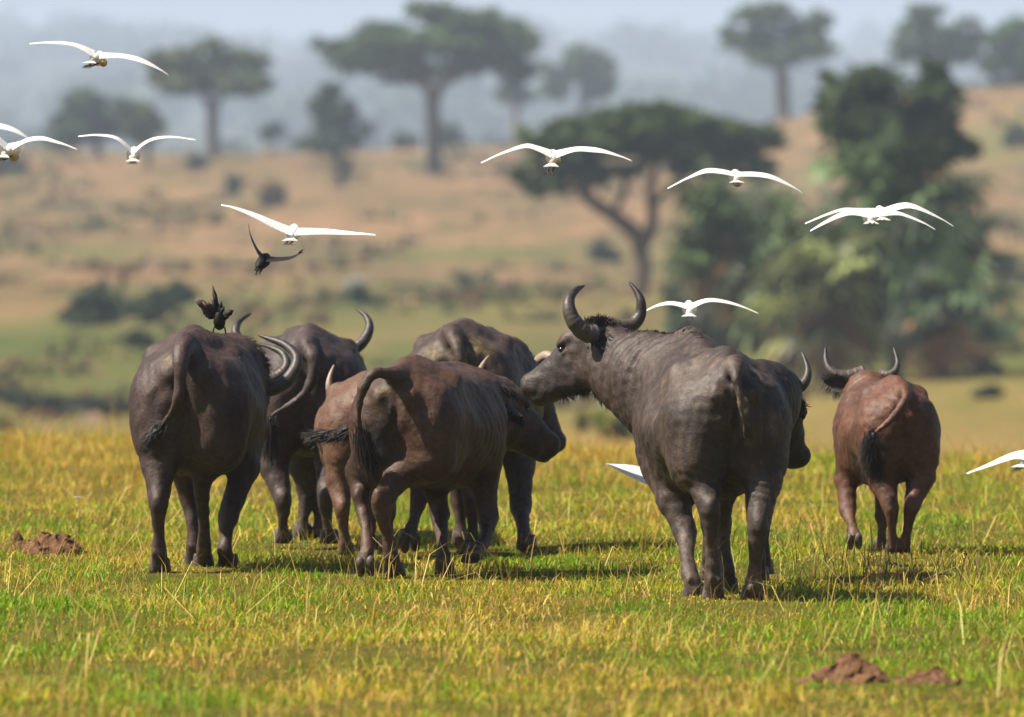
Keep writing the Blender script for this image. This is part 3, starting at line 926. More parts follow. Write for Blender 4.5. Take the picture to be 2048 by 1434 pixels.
# ------------------------------------------------------------------ trees and bushes
LEAF = vcol_mat('foliage', 'tint', 0.6, 0.2, 0.30)
BARK = simple_mat('bark', (0.06, 0.045, 0.035), (0.16, 0.12, 0.09), 3, 0.9, 0.1, 0.8, 0.05)
DEAD = simple_mat('dead_frond', (0.16, 0.07, 0.025), (0.32, 0.16, 0.06), 2, 0.8)
def leaf_mesh(name, cl, d, n, size, col, seed, parent, base, shell=.45, flat=.5):
    """leaf clumps: cl rows px,py,rx_px,rz_px at depth d"""
    r = np.random.default_rng(seed); s = FPX / d
    cl = np.asarray(cl, float)
    rs = np.random.default_rng(seed + 500); sub = []
    for (cx, cz, rx_, rz_) in cl:
        for _ in range(9):
            a_ = rs.uniform(0, 6.28); q_ = rs.uniform(.35, .95); k_ = rs.uniform(.34, .60)
            sub.append((cx + math.cos(a_) * q_ * rx_, cz + math.sin(a_) * q_ * rz_, rx_ * k_, rz_ * k_ * rs.uniform(.7, 1.1)))
    cl0, cl = cl, np.array(sub)
    vol = cl[:, 2] * cl[:, 3] * np.sqrt(cl[:, 2]); vol = vol / vol.sum()
    k = r.choice(len(cl), n, p=vol)
    v = r.normal(size=(n, 3)); v /= np.linalg.norm(v, axis=1, keepdims=True)
    rad = (shell + (1 - shell) * r.random(n)) * (1 + .16 * r.normal(size=n))
    # uneven outline: sub-clumps push the surface in and out
    rad *= 1 + .22 * np.sin(v[:, 0] * 7 + k * 1.7) * np.sin(v[:, 2] * 6 + k) + .12 * np.sin(v[:, 1] * 11 + v[:, 0] * 9 + k * 2.3)
    dj = r.normal(size=len(cl)) * 1.0
    C = np.column_stack([(cl[:, 0] - 1024) / s, d + dj * cl[:, 2] / s, CAMH - (cl[:, 1] - HOR) / s])[k]
    R = np.column_stack([cl[:, 2] / s, cl[:, 2] / s * .9, cl[:, 3] / s])[k]
    P = C + v * R * rad[:, None]
    drop = (np.sin(P[:, 0] * 2.1 + P[:, 1] * 1.3) * np.sin(P[:, 2] * 2.6 + P[:, 0]) > .55)   # gaps
    P = P[~drop]; v = v[~drop]; n = len(P)
    a = r.normal(size=(n, 3)); a[:, 2] *= flat; a /= np.linalg.norm(a, axis=1, keepdims=True)
    b = np.cross(a, v + r.normal(size=(n, 3)) * .6); b /= np.linalg.norm(b, axis=1, keepdims=True) + 1e-6
    sz = size * r.uniform(.6, 1.3, n)[:, None]
    V = np.stack([P - a * sz, P - b * sz * .55, P + a * sz, P + b * sz * .55], 1).reshape(-1, 3) - base
    F = np.arange(n * 4).reshape(-1, 4)
    o = mesh_obj(name, V, F, LEAF, parent, False)
    c = np.asarray(col) * np.exp(r.normal(size=(n, 1)) * .28) * (1 + .25 * wob(P, 2.2, seed + 2)[:, None] * np.array([1, .8, .5]))
    set_vcol(o, 'tint', np.repeat(np.clip(c, .003, .6), 4, 0))
    return o
def limbs(paths, d, base, parent, name='trunk', mat=BARK):
    parts = []
    for p in paths:
        P = spline([np.array([*W(q[0], q[1], d + (q[3] if len(q) > 3 else 0))]) for q in p], 4 * len(p))
        R = spline([(q[2] * d / FPX, 0) for q in p], 4 * len(p))[:, 0]
        parts.append(tube(P - base, np.maximum(R, .02), 8))
    v, f = merge(parts)
    return mesh_obj(name, v, f, mat, parent)
def tree(name, cat, px, d, clumps, paths, n, size, col, seed, label, group, shell=.45, extra=None):
    x = (px - 1024) / FPX * d
    base = np.array([x, d, float(terrain(x, d))])
    gy = HOR + FPX * (CAMH - base[2]) / d
    o = empty(name, tuple(base))
    if paths:
        paths = [list(p) for p in paths]
        p0 = paths[0][0]; paths[0] = [(p0[0], gy + 8, p0[2])] + paths[0]
        limbs(paths, d, base, o, 'trunk' if cat != 'bush' else 'stem')
    leaf_mesh('crown' if cat != 'bush' else 'foliage', clumps, d, n, size, col, seed, o, base, shell)
    tag(o, label, cat, group)
    return o

G_FAR = 'trees scattered over the far slope'
DARKG = (.042, .072, .032); MIDG = (.06, .105, .038); LITG = (.095, .125, .030); OLIVE = (.085, .115, .04)
# acacia in the middle distance
tree('acacia_tree', 'tree', 1280, 630,
     [(1100, 315, 70, 55), (1180, 270, 80, 48), (1270, 243, 80, 38), (1350, 245, 80, 42), (1440, 268, 80, 42), (1520, 292, 52, 38), (1250, 312, 90, 36),
      (1390, 315, 90, 42), (1150, 345, 60, 35), (1480, 335, 70, 28), (1062, 350, 34, 38), (1310, 280, 110, 50)],
     [[(1276, 600, 20), (1284, 525, 18), (1272, 470, 17), (1222, 428, 14), (1172, 392, 12), (1140, 345, 8), (1110, 310, 4)],
      [(1284, 500, 14), (1306, 440, 12), (1300, 385, 10), (1312, 330, 7), (1300, 280, 4)], [(1172, 395, 9), (1190, 345, 7), (1200, 300, 4)],
      [(1303, 410, 9), (1350, 370, 8), (1400, 330, 6), (1440, 300, 3)], [(1225, 430, 8), (1250, 380, 7), (1250, 330, 4)]],
     17000, .34, (.050, .080, .018), 101, 'flat-topped dark green acacia with forked trunk behind the grey buffalo', 'trees in the middle distance')
# leafy tree behind the palms
tree('broadleaf_tree', 'tree', 1760, 520, [(1790, 185, 105, 58), (1700, 250, 62, 62), (1868, 285, 68, 52), (1760, 275, 100, 60), (1690, 180, 40, 40), (1855, 180, 42, 45)],
     [[(1765, 600, 18), (1770, 450, 16), (1775, 320, 12), (1790, 220, 6)], [(1772, 380, 10), (1720, 300, 8), (1700, 240, 4)], [(1774, 360, 10), (1840, 310, 7), (1868, 270, 4)]],
     8000, .34, (.050, .078, .028), 102, 'tall dark leafy tree rising behind the fan palms', 'trees in the middle distance')
tree('umbrella_tree', 'tree', 425, 1300, [(410, 110, 70, 34), (350, 130, 55, 30), (470, 135, 62, 38), (420, 160, 90, 34), (310, 120, 26, 18), (500, 165, 36, 30)],
     [[(426, 270, 12), (424, 220, 11), (405, 185, 8), (380, 160, 5)], [(424, 225, 9), (445, 190, 7), (470, 160, 5)]], 5000, .62, OLIVE, 103, 'flat-topped hazy tree under the top left flying egret', G_FAR)
tree('spreading_tree', 'tree', 870, 1250, [(860, 60, 110, 48), (760, 95, 95, 45), (960, 75, 90, 55), (690, 105, 52, 30), (1020, 110, 58, 48), (870, 115, 150, 45), (800, 140, 70, 26), (930, 35, 60, 26)],
     [[(868, 280, 16), (866, 225, 14), (858, 180, 11), (830, 140, 7)], [(864, 215, 12), (885, 165, 10), (920, 125, 6)], [(860, 185, 8), (790, 130, 5)], [(884, 170, 8), (975, 120, 5)]],
     11000, .62, MIDG, 104, 'largest spreading tree on the far slope, top centre', G_FAR)
tree('round_tree', 'tree', 200, 1320, [(190, 225, 70, 42), (140, 245, 52, 38), (235, 245, 58, 48), (190, 275, 90, 36)], [[(195, 300, 10), (192, 260, 8), (190, 230, 5)]], 3600, .62, DARKG, 105, 'round dark hazy tree at upper left above the second egret', G_FAR)
tree('small_tree', 'tree', 295, 1240, [(290, 240, 34, 30), (300, 268, 30, 26)], [[(296, 300, 7), (294, 270, 5), (290, 245, 3)]], 1100, .55, OLIVE, 106, 'small olive tree just right of the round dark tree', G_FAR)
tree('conical_tree', 'tree', 675, 1180, [(672, 200, 34, 38), (660, 235, 44, 36), (690, 265, 52, 38), (665, 280, 56, 26)], [[(676, 300, 8), (674, 260, 7), (672, 215, 4)]], 2600, .58, DARKG, 107, 'conical dark tree left of the large spreading tree', G_FAR)
tree('round_tree', 'tree', 1160, 1900, [(1120, 130, 36, 36), (1180, 135, 52, 42), (1155, 165, 60, 34), (1195, 175, 40, 26)], [[(1165, 210, 9), (1163, 180, 7), (1160, 150, 4)]], 2800, .85, MIDG, 108, 'round green tree right of the large spreading tree', G_FAR)
tree('dark_tree', 'tree', 1030, 1700, [(1035, 150, 36, 34), (1030, 185, 34, 26), (1015, 120, 30, 30)], [[(1032, 215, 7), (1030, 170, 5), (1030, 150, 3)]], 1300, .8, DARKG, 109, 'small dark tree tucked between the spreading and round trees', G_FAR)
tree('umbrella_tree', 'tree', 1560, 1500, [(1550, 50, 85, 34), (1480, 72, 42, 26), (1620, 70, 42, 40), (1560, 90, 95, 30), (1540, 28, 60, 18)],
     [[(1566, 185, 14), (1562, 140, 12), (1545, 105, 8), (1515, 80, 4)], [(1562, 140, 9), (1590, 105, 7), (1615, 80, 4)]], 5200, .70, MIDG, 110, 'umbrella-shaped tree on the far ridge at upper right', G_FAR)
tree('ridge_tree', 'tree', 1885, 1480, [(1880, 45, 60, 30), (1830, 80, 56, 34), (1930, 80, 50, 36), (1880, 105, 80, 24)], [[(1890, 170, 10), (1888, 130, 8), (1880, 80, 5)], [(1888, 130, 6), (1840, 95, 4)]], 3600, .68, MIDG, 111, 'open-crowned tree on the ridge above the fan palms', G_FAR)
tree('ridge_tree', 'tree', 2030, 1400, [(2020, 90, 52, 50), (2060, 80, 50, 50), (2030, 145, 62, 40)], [[(2032, 195, 9), (2030, 140, 7), (2030, 100, 4)]], 3000, .62, (.04, .085, .025), 112, 'green tree cut by the right picture edge at the top', G_FAR)

# fan palms
def fan(o, ax, up, R, r, nl=11, droop=.38):
    """one palmate leaf: leaflets in a disc"""
    ax = nrm(ax); sd = nrm(np.cross(ax, up)); nn = np.cross(sd, ax)
    V = []; F = []
    for i in range(nl):
        a = (i / (nl - 1) - .5) * 4.6
        dr = ax * math.cos(a) + sd * math.sin(a)
        L = R * (.82 + .18 * math.cos(a)) * r.uniform(.7, 1.15)
        p1 = o + dr * L * .55 + nn * R * .05; p2 = o + dr * L + np.array([0, 0, -droop * L]) * r.uniform(.4, 1.2)
        w = np.cross(dr, nn) * R * .085
        b = len(V)
        V += [o, p1 - w, p1 + w, p2]; F += [(b, b + 2, b + 1), (b + 1, b + 2, b + 3)]
    return V, F
def palm(px, py, d, spread, nleaf, R, seed, label, dead=8, col=(.055, .085, .034)):
    r = np.random.default_rng(seed); s = FPX / d
    x = (px - 1024) / FPX * d; base = np.array([x, d, float(terrain(x, d))])
    top = W(px, py, d)
    o = empty('fan_palm', tuple(base))
    tp = spline([base + [0, 0, -.2], base * .5 + top * .5 + [r.normal() * .2, 0, 0], top], 9)
    v, f = tube(tp - base, np.linspace(.28, .20, 9), 9); mesh_obj('trunk', v, f, BARK, o)
    def leaves(n, lo, hi, name, mat, c, reach, low=.5):
        for grp in range(n):
            az = r.uniform(0, 2 * math.pi); el = r.uniform(lo, hi)
            dr = np.array([math.cos(az) * math.cos(el), math.sin(az) * math.cos(el), math.sin(el)])
            L = spread * reach * r.uniform(.55, 1.0)
            st = (top - base) * np.array([1, 1, 1 - low * r.random() ** 1.6]) + np.array([0, 0, r.uniform(-.25, .2)])
            en = st + dr * L + np.array([0, 0, -.12 * L])
            pv, pf = tube([st, (st + en) / 2 + [0, 0, .06 * L], en], [.05, .035, .025], 4, cap=False)
            fv, ff = fan(en, dr + r.normal(size=3) * .35, np.array([0, 0, 1.0]) + r.normal(size=3) * .4, R * r.uniform(.75, 1.1), r)
            v, f = merge([(pv, pf), (fv, ff)])
            ob = mesh_obj(name, v, f, mat, o, False)
            if c is not None:
                cc = np.asarray(c) * (.6 if r.random() < .6 else 3.0) * math.exp(r.normal() * .3)  # some fronds far brighter: sun highlights put into the leaf colour
                set_vcol(ob, 'tint', np.tile(cc, (len(v), 1)) * np.exp(r.normal(size=(len(v), 1)) * .12))
    leaves(nleaf, -.55, 1.45, 'frond', PALM, col, 1.0)
    leaves(dead, -1.35, -.7, 'dead_frond', DEAD, None, .8)
    tag(o, label, 'palm', 'fan palms in the middle distance')
PALM = vcol_mat('palm_leaf', 'tint', 0.5, 0.22, 0.25)
palm(1785, 400, 440, 2.9, 78, 2.2, 201, 'tall fan palm with broad crown behind the two right buffalo', 14)
palm(1462, 430, 450, 2.1, 52, 1.9, 202, 'fan palm left of the tallest one, behind the grey buffalo horns', 8)
palm(1895, 590, 432, 1.9, 28, 1.7, 203, 'low young fan palm at the right foot of the tallest palm', 5, (.035, .055, .025))
palm(1650, 540, 436, 2.1, 36, 1.9, 204, 'low yellowish fan palm between the two taller palms', 12, (.10, .115, .04))
palm(1560, 470, 470, 1.8, 28, 1.7, 205, 'slender fan palm behind the low yellowish palm', 4)
palm(1925, 470, 480, 1.6, 34, 1.6, 206, 'dark fan palm at the right shoulder of the tallest palm', 2, (.035, .055, .025))

G_B = 'bushes dotted over the far slope'
def depth_for_row(px, row, far=1400):
    ds = np.geomspace(345, 1480, 500); xx = (px - 1024) / FPX * ds
    rows = HOR + FPX * (CAMH - terrain(xx, ds)) / ds
    k = np.where(rows > row)[0]
    return float(ds[k[-1]]) if len(k) else 345.0
def bush(px, py, wpx, hpx, d, col, seed, label, size=None, n=None, name='bush', pale=None):
    d = depth_for_row(px, py + hpx * .46)
    s = FPX / d
    rb = np.random.default_rng(seed + 9)
    cl = [(px + rb.uniform(-.42, .42) * wpx, py + rb.uniform(-.12, .3) * hpx, wpx * rb.uniform(.12, .30), hpx * rb.uniform(.16, .36)) for _ in range(8)]
    cl.append((px + rb.uniform(-.1, .1) * wpx, py + hpx * .05, wpx * .25, hpx * .42))
    o = tree(name, 'bush', px, d, cl, [[(px, py + 4, max(2, wpx * .05)), (px + 2, py - hpx * .2, max(1.2, wpx * .02))]], n or 900, size or max(.12, 9 / s), col, seed, label, G_B)
    return o
B = bush
B(465, 366, 46, 50, 1080, DARKG, 301, 'round dark bush above the left wing of the middle left egret')
B(205, 612, 140, 84, 470, (.045, .07, .03), 302, 'wide grey-green bush left of the far left buffalo horns', n=2200)
B(300, 610, 120, 80, 480, (.045, .07, .03), 303, 'grey-green bush just left of the perched black bird', n=1800)
B(358, 582, 70, 62, 500, DARKG, 304, 'small dark bush above and left of the perched black bird', n=1200)
B(275, 678, 52, 44, 440, (.05, .08, .035), 305, 'small low bush above the far left buffalo rump', n=900)
B(712, 590, 46, 46, 520, DARKG, 306, 'small dark bush with pale top beside the wide right horn tip', n=900)
B(706, 568, 34, 26, 518, (.42, .42, .36), 307, 'pale seed-headed shrub on top of the small dark bush', n=500, name='pale_shrub')
B(806, 282, 44, 38, 1190, DARKG, 308, 'little dark bush at the foot of the large spreading tree, left')
B(890, 270, 60, 46, 1230, DARKG, 309, 'dark thicket at the trunk of the large spreading tree')
B(395, 325, 34, 30, 1180, DARKG, 310, 'tiny dark bush below the flat-topped hazy tree')
B(683, 335, 40, 70, 1100, (.12, .12, .04), 311, 'thin yellowish shrub below the conical tree')
B(545, 385, 44, 60, 1000, (.12, .085, .045), 312, 'faint brownish scrub above the middle left egret body')
B(548, 258, 44, 40, 1260, DARKG, 314, 'blurred dark bush on the ridge between the two flat trees')
B(1203, 500, 56, 50, 640, (.035, .05, .03), 315, 'dark bush under the left limb of the acacia', n=1200)
B(1405, 630, 150, 170, 446, (.04, .06, .03), 316, 'dark thicket below the left fan palm', n=3200)
B(1525, 620, 150, 190, 448, (.06, .075, .03), 317, 'tall olive thicket below the slender palm', n=3200)
B(1640, 670, 140, 130, 444, (.05, .065, .03), 318, 'low thicket at the foot of the yellowish palm', n=2400)
B(1745, 630, 170, 190, 438, (.05, .06, .028), 319, 'thick dark growth round the foot of the tallest palm', n=3600)
B(1915, 640, 130, 150, 436, (.03, .045, .025), 320, 'very dark bush at the right of the palm group', n=2600)
B(2030, 270, 50, 60, 1150, DARKG, 321, 'bush on the tan slope at the right edge')
B(2022, 548, 56, 46, 640, (.09, .05, .035), 322, 'reddish low bush at the right edge beside the palms', n=900)
B(1985, 782, 60, 30, 395, (.05, .07, .035), 323, 'low grey-green bush right of the russet calf horns', n=700)
B(110, 808, 190, 46, 372, (.05, .065, .05), 324, 'long low grey bush beyond the grass at the left edge', n=2200)
B(225, 812, 80, 36, 372, (.06, .06, .045), 325, 'low grey bush left of the far left buffalo', n=900)
B(22, 790, 70, 50, 380, (.04, .06, .035), 326, 'dark low bush cut by the left picture edge', n=900)
B(1165, 845, 30, 40, 368, (.11, .13, .03), 327, 'yellow-green weed between the muzzle and the grey buffalo chest', n=500)
B(1240, 850, 90, 70, 366, (.15, .17, .02), 328, 'bright yellow-green bush left of the grey buffalo chest', n=1500)
B(20, 330, 60, 50, 1200, (.07, .06, .05), 329, 'brownish scrub at the left edge below the paired egrets')
B(950, 560, 60, 40, 600, (.08, .10, .05), 332, 'faint green bush above the back cow of the middle group')

# low scrub and tussocks mottling the slope, too many and too small to count
r = np.random.default_rng(91)
V = []; C = []
pal = np.array([(.075, .09, .03), (.12, .11, .045), (.19, .125, .06), (.24, .155, .075), (.11, .13, .04), (.16, .10, .06)])
for _ in range(2300):
    d_ = 380 * (1420 / 380) ** r.random(); x_ = r.uniform(-.062, .062) * d_
    if math.sin(x_ * .09 + d_ * .011) + math.sin(x_ * .21 - d_ * .017 + 1) + r.normal() * .9 < .1: continue
    z_ = float(terrain(x_, d_)); w_ = r.uniform(.2, .62) * (.7 + d_ / 1300); n_ = 9
    p = r.normal(size=(n_, 3)) * np.array([1.0, 1.0, .3]); p[:, 2] = abs(p[:, 2])
    P = np.array([x_, d_, z_]) + p * w_ * np.array([1.3, 1.3, .8])
    a = r.normal(size=(n_, 3)) * w_ * .45; b = r.normal(size=(n_, 3)) * w_ * .45
    V.append(np.stack([P - a, P - b, P + a, P + b], 1).reshape(-1, 3))
    C.append(np.tile(pal[r.integers(0, 6)] * r.uniform(.7, 1.3), (n_ * 4, 1)))
V = np.vstack(V)
o = mesh_obj('slope_scrub', V, np.arange(len(V)).reshape(-1, 4), LEAF, None, False)
set_vcol(o, 'tint', np.vstack(C))
tag(o, 'low scrub and tussocks mottling the far slope', 'scrub', kind='stuff')

# wooded plain far off, one mass
r = np.random.default_rng(77)
cl = []
for _ in range(330):
    d_ = r.uniform(4300, 10500); x_ = r.uniform(-.075, .075) * d_
    cl.append((x_, d_, float(terrain(x_, d_)), r.uniform(8, 22)))
for _ in range(150):
    d_ = r.uniform(1900, 3300); x_ = r.uniform(-.07, .07) * d_
    if math.sin(x_ * .03 + 1) + math.sin(x_ * .071) < -.3: continue
    cl.append((x_, d_, float(terrain(x_, d_)), r.uniform(6, 13)))
V = []; C = []
for (x_, d_, z_, w_) in cl:
    n_ = 70
    p = r.normal(size=(n_, 3)); p /= np.linalg.norm(p, axis=1, keepdims=True); p *= r.uniform(.5, 1.1, (n_, 1))
    P = np.array([x_, d_, z_ + w_ * .5]) + p * np.array([w_, w_, w_ * .62])
    a = r.normal(size=(n_, 3)) * w_ * .17; b = r.normal(size=(n_, 3)) * w_ * .17
    V.append(np.stack([P - a, P - b, P + a, P + b], 1).reshape(-1, 3))
    C.append(np.tile(np.array(DARKG) * r.uniform(.7, 1.5), (n_ * 4, 1)))
V = np.vstack(V)
o = mesh_obj('far_woodland', V, np.arange(len(V)).reshape(-1, 4), LEAF, None, False)
set_vcol(o, 'tint', np.vstack(C))
tag(o, 'hazy blue woodland on the plain below the far hills', 'woodland', kind='stuff')
# ------------------------------------------------------------------ the herd
HIDE_A = hide_mat('hide_dark_plum', (0.027, 0.0125, 0.009), (0.064, 0.035, 0.028), (0.15, 0.10, 0.08), 0.40, 1.3)
HIDE_B = hide_mat('hide_dark_slate', (0.026, 0.014, 0.012), (0.058, 0.036, 0.032), (0.13, 0.094, 0.082), 0.40, 4.1)
HIDE_C = hide_mat('hide_dusty_cow', (0.031, 0.0155, 0.012), (0.070, 0.039, 0.031), (0.18, 0.12, 0.082), 0.45, 6.2)
HIDE_D = hide_mat('hide_brown', (0.036, 0.0165, 0.009), (0.072, 0.035, 0.020), (0.15, 0.092, 0.055), 0.30, 8.8, (0.088, 0.038, 0.018))
HIDE_E = hide_mat('hide_red_calf', (0.085, 0.037, 0.017), (0.135, 0.062, 0.030), (0.20, 0.125, 0.07), 0.25, 11.4)
HIDE_F = hide_mat('hide_grey_dusty', (0.023, 0.013, 0.0095), (0.056, 0.035, 0.027), (0.25, 0.17, 0.108), 0.80, 14.9)
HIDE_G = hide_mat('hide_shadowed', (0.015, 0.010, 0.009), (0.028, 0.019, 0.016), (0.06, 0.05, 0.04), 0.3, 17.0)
HIDE_H = hide_mat('hide_russet_calf', (0.052, 0.018, 0.008), (0.108, 0.040, 0.019), (0.19, 0.10, 0.056), 0.45, 21.7, (0.13, 0.047, 0.020))
HERD = []

# large dark cow on the left, black bird on her back
HERD.append(dict(name='left', D=67.15, px=372, h=4, S=1.0, WF=0.905, mat=HIDE_A, seed=11, top={3: .01, 4: .025, 5: .05, 6: .03},
    label='large dark plum-brown buffalo at far left with a black bird on its back',
    legs=[dict(k='H', s=-1, pts=[(318, 930, .18), (317, 1012, .08), (317, 1060, .12), (318, 1098, .16), (319, None, .22)]),
          dict(k='H', s=1, pts=[(424, 915, .55), (404, 968, .40), (408, 1045, .62), (408, 1098, .80), (406, None, .88)]),
          dict(k='F', s=-1, pts=[(362, 925, 1.15), (379, 995, 1.22), (385, 1050, 1.2), (388, 1085, 1.2), (389, None, 1.25)]),
          dict(k='F', s=1, pts=[(490, 935, 1.0), (456, 1035, .86), (452, 1075, .82), (449, 1100, .80), (456, None, .86)])],
    head=dict(o=(492, 752, 1.95), f=(.10, .80, -.58), n=(.30, .50, .80), neck=[(462, 730, 1.65, .19, 790)]),
    tail=[(370, 682, .12), (364, 696, -.02), (361, 730, -.10), (360, 770, -.11), (352, 805, -.10), (336, 835, -.06), (318, 856, -.03)],
    tail_r=(.042, .018),
    tuft=dict(pts=[(322, 852, -.03), (308, 866, -.02), (297, 880, 0)], L=.055, n=170, w=.016, jit=.28, core=1.5),
    horns=[dict(pts=[(498, 765, 1.72), (528, 779, 1.72), (565, 768, 1.72), (590, 738, 1.74), (592, 712, 1.78), (570, 690, 1.84), (540, 678, 1.9), (516, 670, 1.95)], r=.047),
           dict(pts=[(510, 752, 2.15), (541, 758, 2.15), (565, 745, 2.16), (574, 728, 2.18), (566, 708, 2.22), (545, 696, 2.27), (518, 688, 2.3)], r=.038)],
    ears=[((508, 712, 1.74), (522, 758, 1.70), (1, -.2, .3), .05)],
    manes=[dict(pts=[(484, 690, 1.66), (500, 700, 1.66), (516, 720, 1.67), (524, 745, 1.68)], n=170, L=.04, dir=(.5, -.3, .1), jit=.4, w=.025, mat=HAIRBR, name='neck_hair')],
    patch=[(336, 730, .05, .036, 0, 1.0), (331, 718, .05, .034, 0, .8), (345, 742, .03, .03, 1, .7), (410, 960, .4, .08, 1, .3)]))

# second dark one behind it, wide horns
HERD.append(dict(name='second', D=72.3, px=612, h=2, S=0.965, WF=0.95, mat=HIDE_B, seed=23,
    label='dark slate buffalo partly hidden behind the far left one, thick tail hanging aside',
    legs=[dict(k='H', s=-1, pts=[(548, 930, .18), (566, 1005, .08), (566, 1048, .12), (566, 1072, .16), (566, None, .2)]),
          dict(k='H', s=1, pts=[(662, 930, .18), (652, 1000, .08), (655, 1045, .12), (657, 1072, .16), (659, None, .2)]),
          dict(k='F', s=-1, pts=[(598, 925, 1.15), (613, 985, 1.2), (606, 1040, 1.2), (604, 1068, 1.2), (605, None, 1.25)]),
          dict(k='F', s=1, pts=[(645, 940, 1.2), (640, 1000, 1.25), (638, 1045, 1.25), (637, 1068, 1.25), (637, None, 1.3)])],
    head=dict(o=(606, 712, 1.85), f=(0, .45, -.9), n=(0, .9, .45), neck=[(608, 705, 1.6, .18, 770)]),
    tail=[(610, 690, .12), (617, 700, -.02), (626, 712, -.10), (629, 738, -.11), (622, 766, -.12), (604, 792, -.12), (576, 811, -.11), (550, 826, -.10), (539, 840, -.09)],
    tail_r=(.046, .017),
    tuft=dict(pts=[(542, 836, -.09), (538, 858, -.09), (541, 885, -.08)], L=.14, n=190, w=.018, core=1.2),
    horns=[dict(pts=[(650, 690, 1.80), (680, 699, 1.78), (706, 698, 1.78), (728, 680, 1.80), (739, 655, 1.84), (732, 633, 1.9), (712, 617, 1.97)], r=.05),
           dict(pts=[(562, 690, 1.80), (532, 699, 1.78), (506, 698, 1.78), (482, 684, 1.80), (471, 662, 1.84), (480, 641, 1.9), (503, 627, 1.97)], r=.05)],
    ears=[((690, 702, 1.78), (717, 738, 1.72), (.4, .2, .3), .04)],
    patch=[(645, 735, .05, .05, 2, .35), (648, 800, .1, .05, 2, .2)]))

# big cow at the back of the middle group
HERD.append(dict(name='rear_cow', D=70.95, px=905, h=9, S=1.0, WF=0.97, mat=HIDE_C, seed=37,
    label='large dusty dark cow at the back of the middle group with dung-caked rump',
    legs=[dict(k='H', s=-1, pts=[(852, 940, .18), (838, 1000, .10), (828, 1040, .06), (820, 1062, .02), (817, 1072, .0)], toe=(.1, .35, -.9), up=(-.1, .9, .35)),
          dict(k='H', s=1, pts=[(946, 940, .18), (944, 1005, .10), (945, 1050, .13), (945, 1080, .16), (946, None, .2)]),
          dict(k='F', s=-1, pts=[(922, 940, 1.15), (920, 1000, 1.2), (921, 1045, 1.2), (922, 1070, 1.2), (922, None, 1.25)]),
          dict(k='F', s=1, pts=[(1040, 930, 1.05), (1041, 1012, .95), (1047, 1055, .7), (1049, 1088, .5), (1052, None, .45)], thick=1.12)],
    head=dict(o=(1052, 738, 1.80), f=(.42, .10, -.86), n=(.84, .1, .45), S=.97, neck=[(1000, 778, 1.6, .19, 820)]),
    tail=[(902, 668, .12), (907, 676, -.02), (915, 694, -.07), (922, 715, -.10), (926, 745, -.09), (928, 790, -.06)],
    tail_r=(.042, .02),
    horns=[dict(pts=[(1078, 722, 1.72), (1092, 712, 1.66), (1104, 716, 1.6), (1110, 732, 1.58), (1104, 742, 1.6)], r=.035, mat=PALEHORN),
           dict(pts=[(1060, 722, 1.86), (1052, 712, 1.92), (1046, 712, 2.0), (1040, 722, 2.05)], r=.035, mat=PALEHORN)],
    manes=[dict(pts=[(1058, 716, 1.72), (1072, 722, 1.68), (1086, 726, 1.64)], n=160, L=.05, dir=(.2, -.4, .3), jit=.6, w=.02, mat=HAIRBR, name='poll_hair')],
    patch=[(930, 705, -.02, .10, 0, 1.0), (955, 690, .05, .12, 0, .75), (868, 705, .05, .07, 0, .8), (972, 682, .1, .08, 0, .6), (920, 700, -.1, .05, 1, .8)]))

# reddish calf peeping out left of the brown one
HERD.append(dict(name='red_calf', D=70.3, px=738, h=-2, S=0.785, WF=0.98, mat=HIDE_E, seed=43, res=0.016,
    label='bright red-brown calf mostly hidden behind the brown buffalo in front, tail flicked left',
    legs=[dict(k='H', s=-1, pts=[(680, 960, .16), (684, 1020, .08), (688, 1060, .11), (691, 1085, .14), (693, None, .18)], thick=1.1),
          dict(k='H', s=1, pts=[(782, 960, .16), (772, 1020, .08), (772, 1060, .11), (772, 1085, .14), (772, None, .18)]),
          dict(k='F', s=-1, pts=[(738, 960, .95), (742, 1020, .98), (742, 1060, .98), (742, 1080, .98), (742, None, 1.02)]),
          dict(k='F', s=1, pts=[(780, 960, .95), (777, 1020, .98), (777, 1060, .98), (777, 1080, .98), (777, None, 1.02)])],
    head=dict(o=(712, 800, 1.5), f=(-.1, .5, -.85), n=(0, .85, .5), S=.72, neck=[(722, 800, 1.35, .13, 850)]),
    tail=[(738, 775, .08), (738, 790, -.10), (728, 822, -.16), (712, 850, -.20), (694, 862, -.22)],
    tail_r=(.034, .014), hair=HAIR,
    tuft=dict(pts=[(704, 857, -.21), (680, 866, -.22), (655, 870, -.22), (625, 869, -.21)], L=.10, n=230, w=.014, droop=.06, jit=.10, core=1.3),
    horns=[dict(pts=[(676, 800, 1.35), (664, 790, 1.33), (658, 772, 1.33), (660, 752, 1.35), (668, 730, 1.38)], r=.026, mat=PALEHORN)],
    patch=[(690, 803, .1, .05, 1, .25)]))

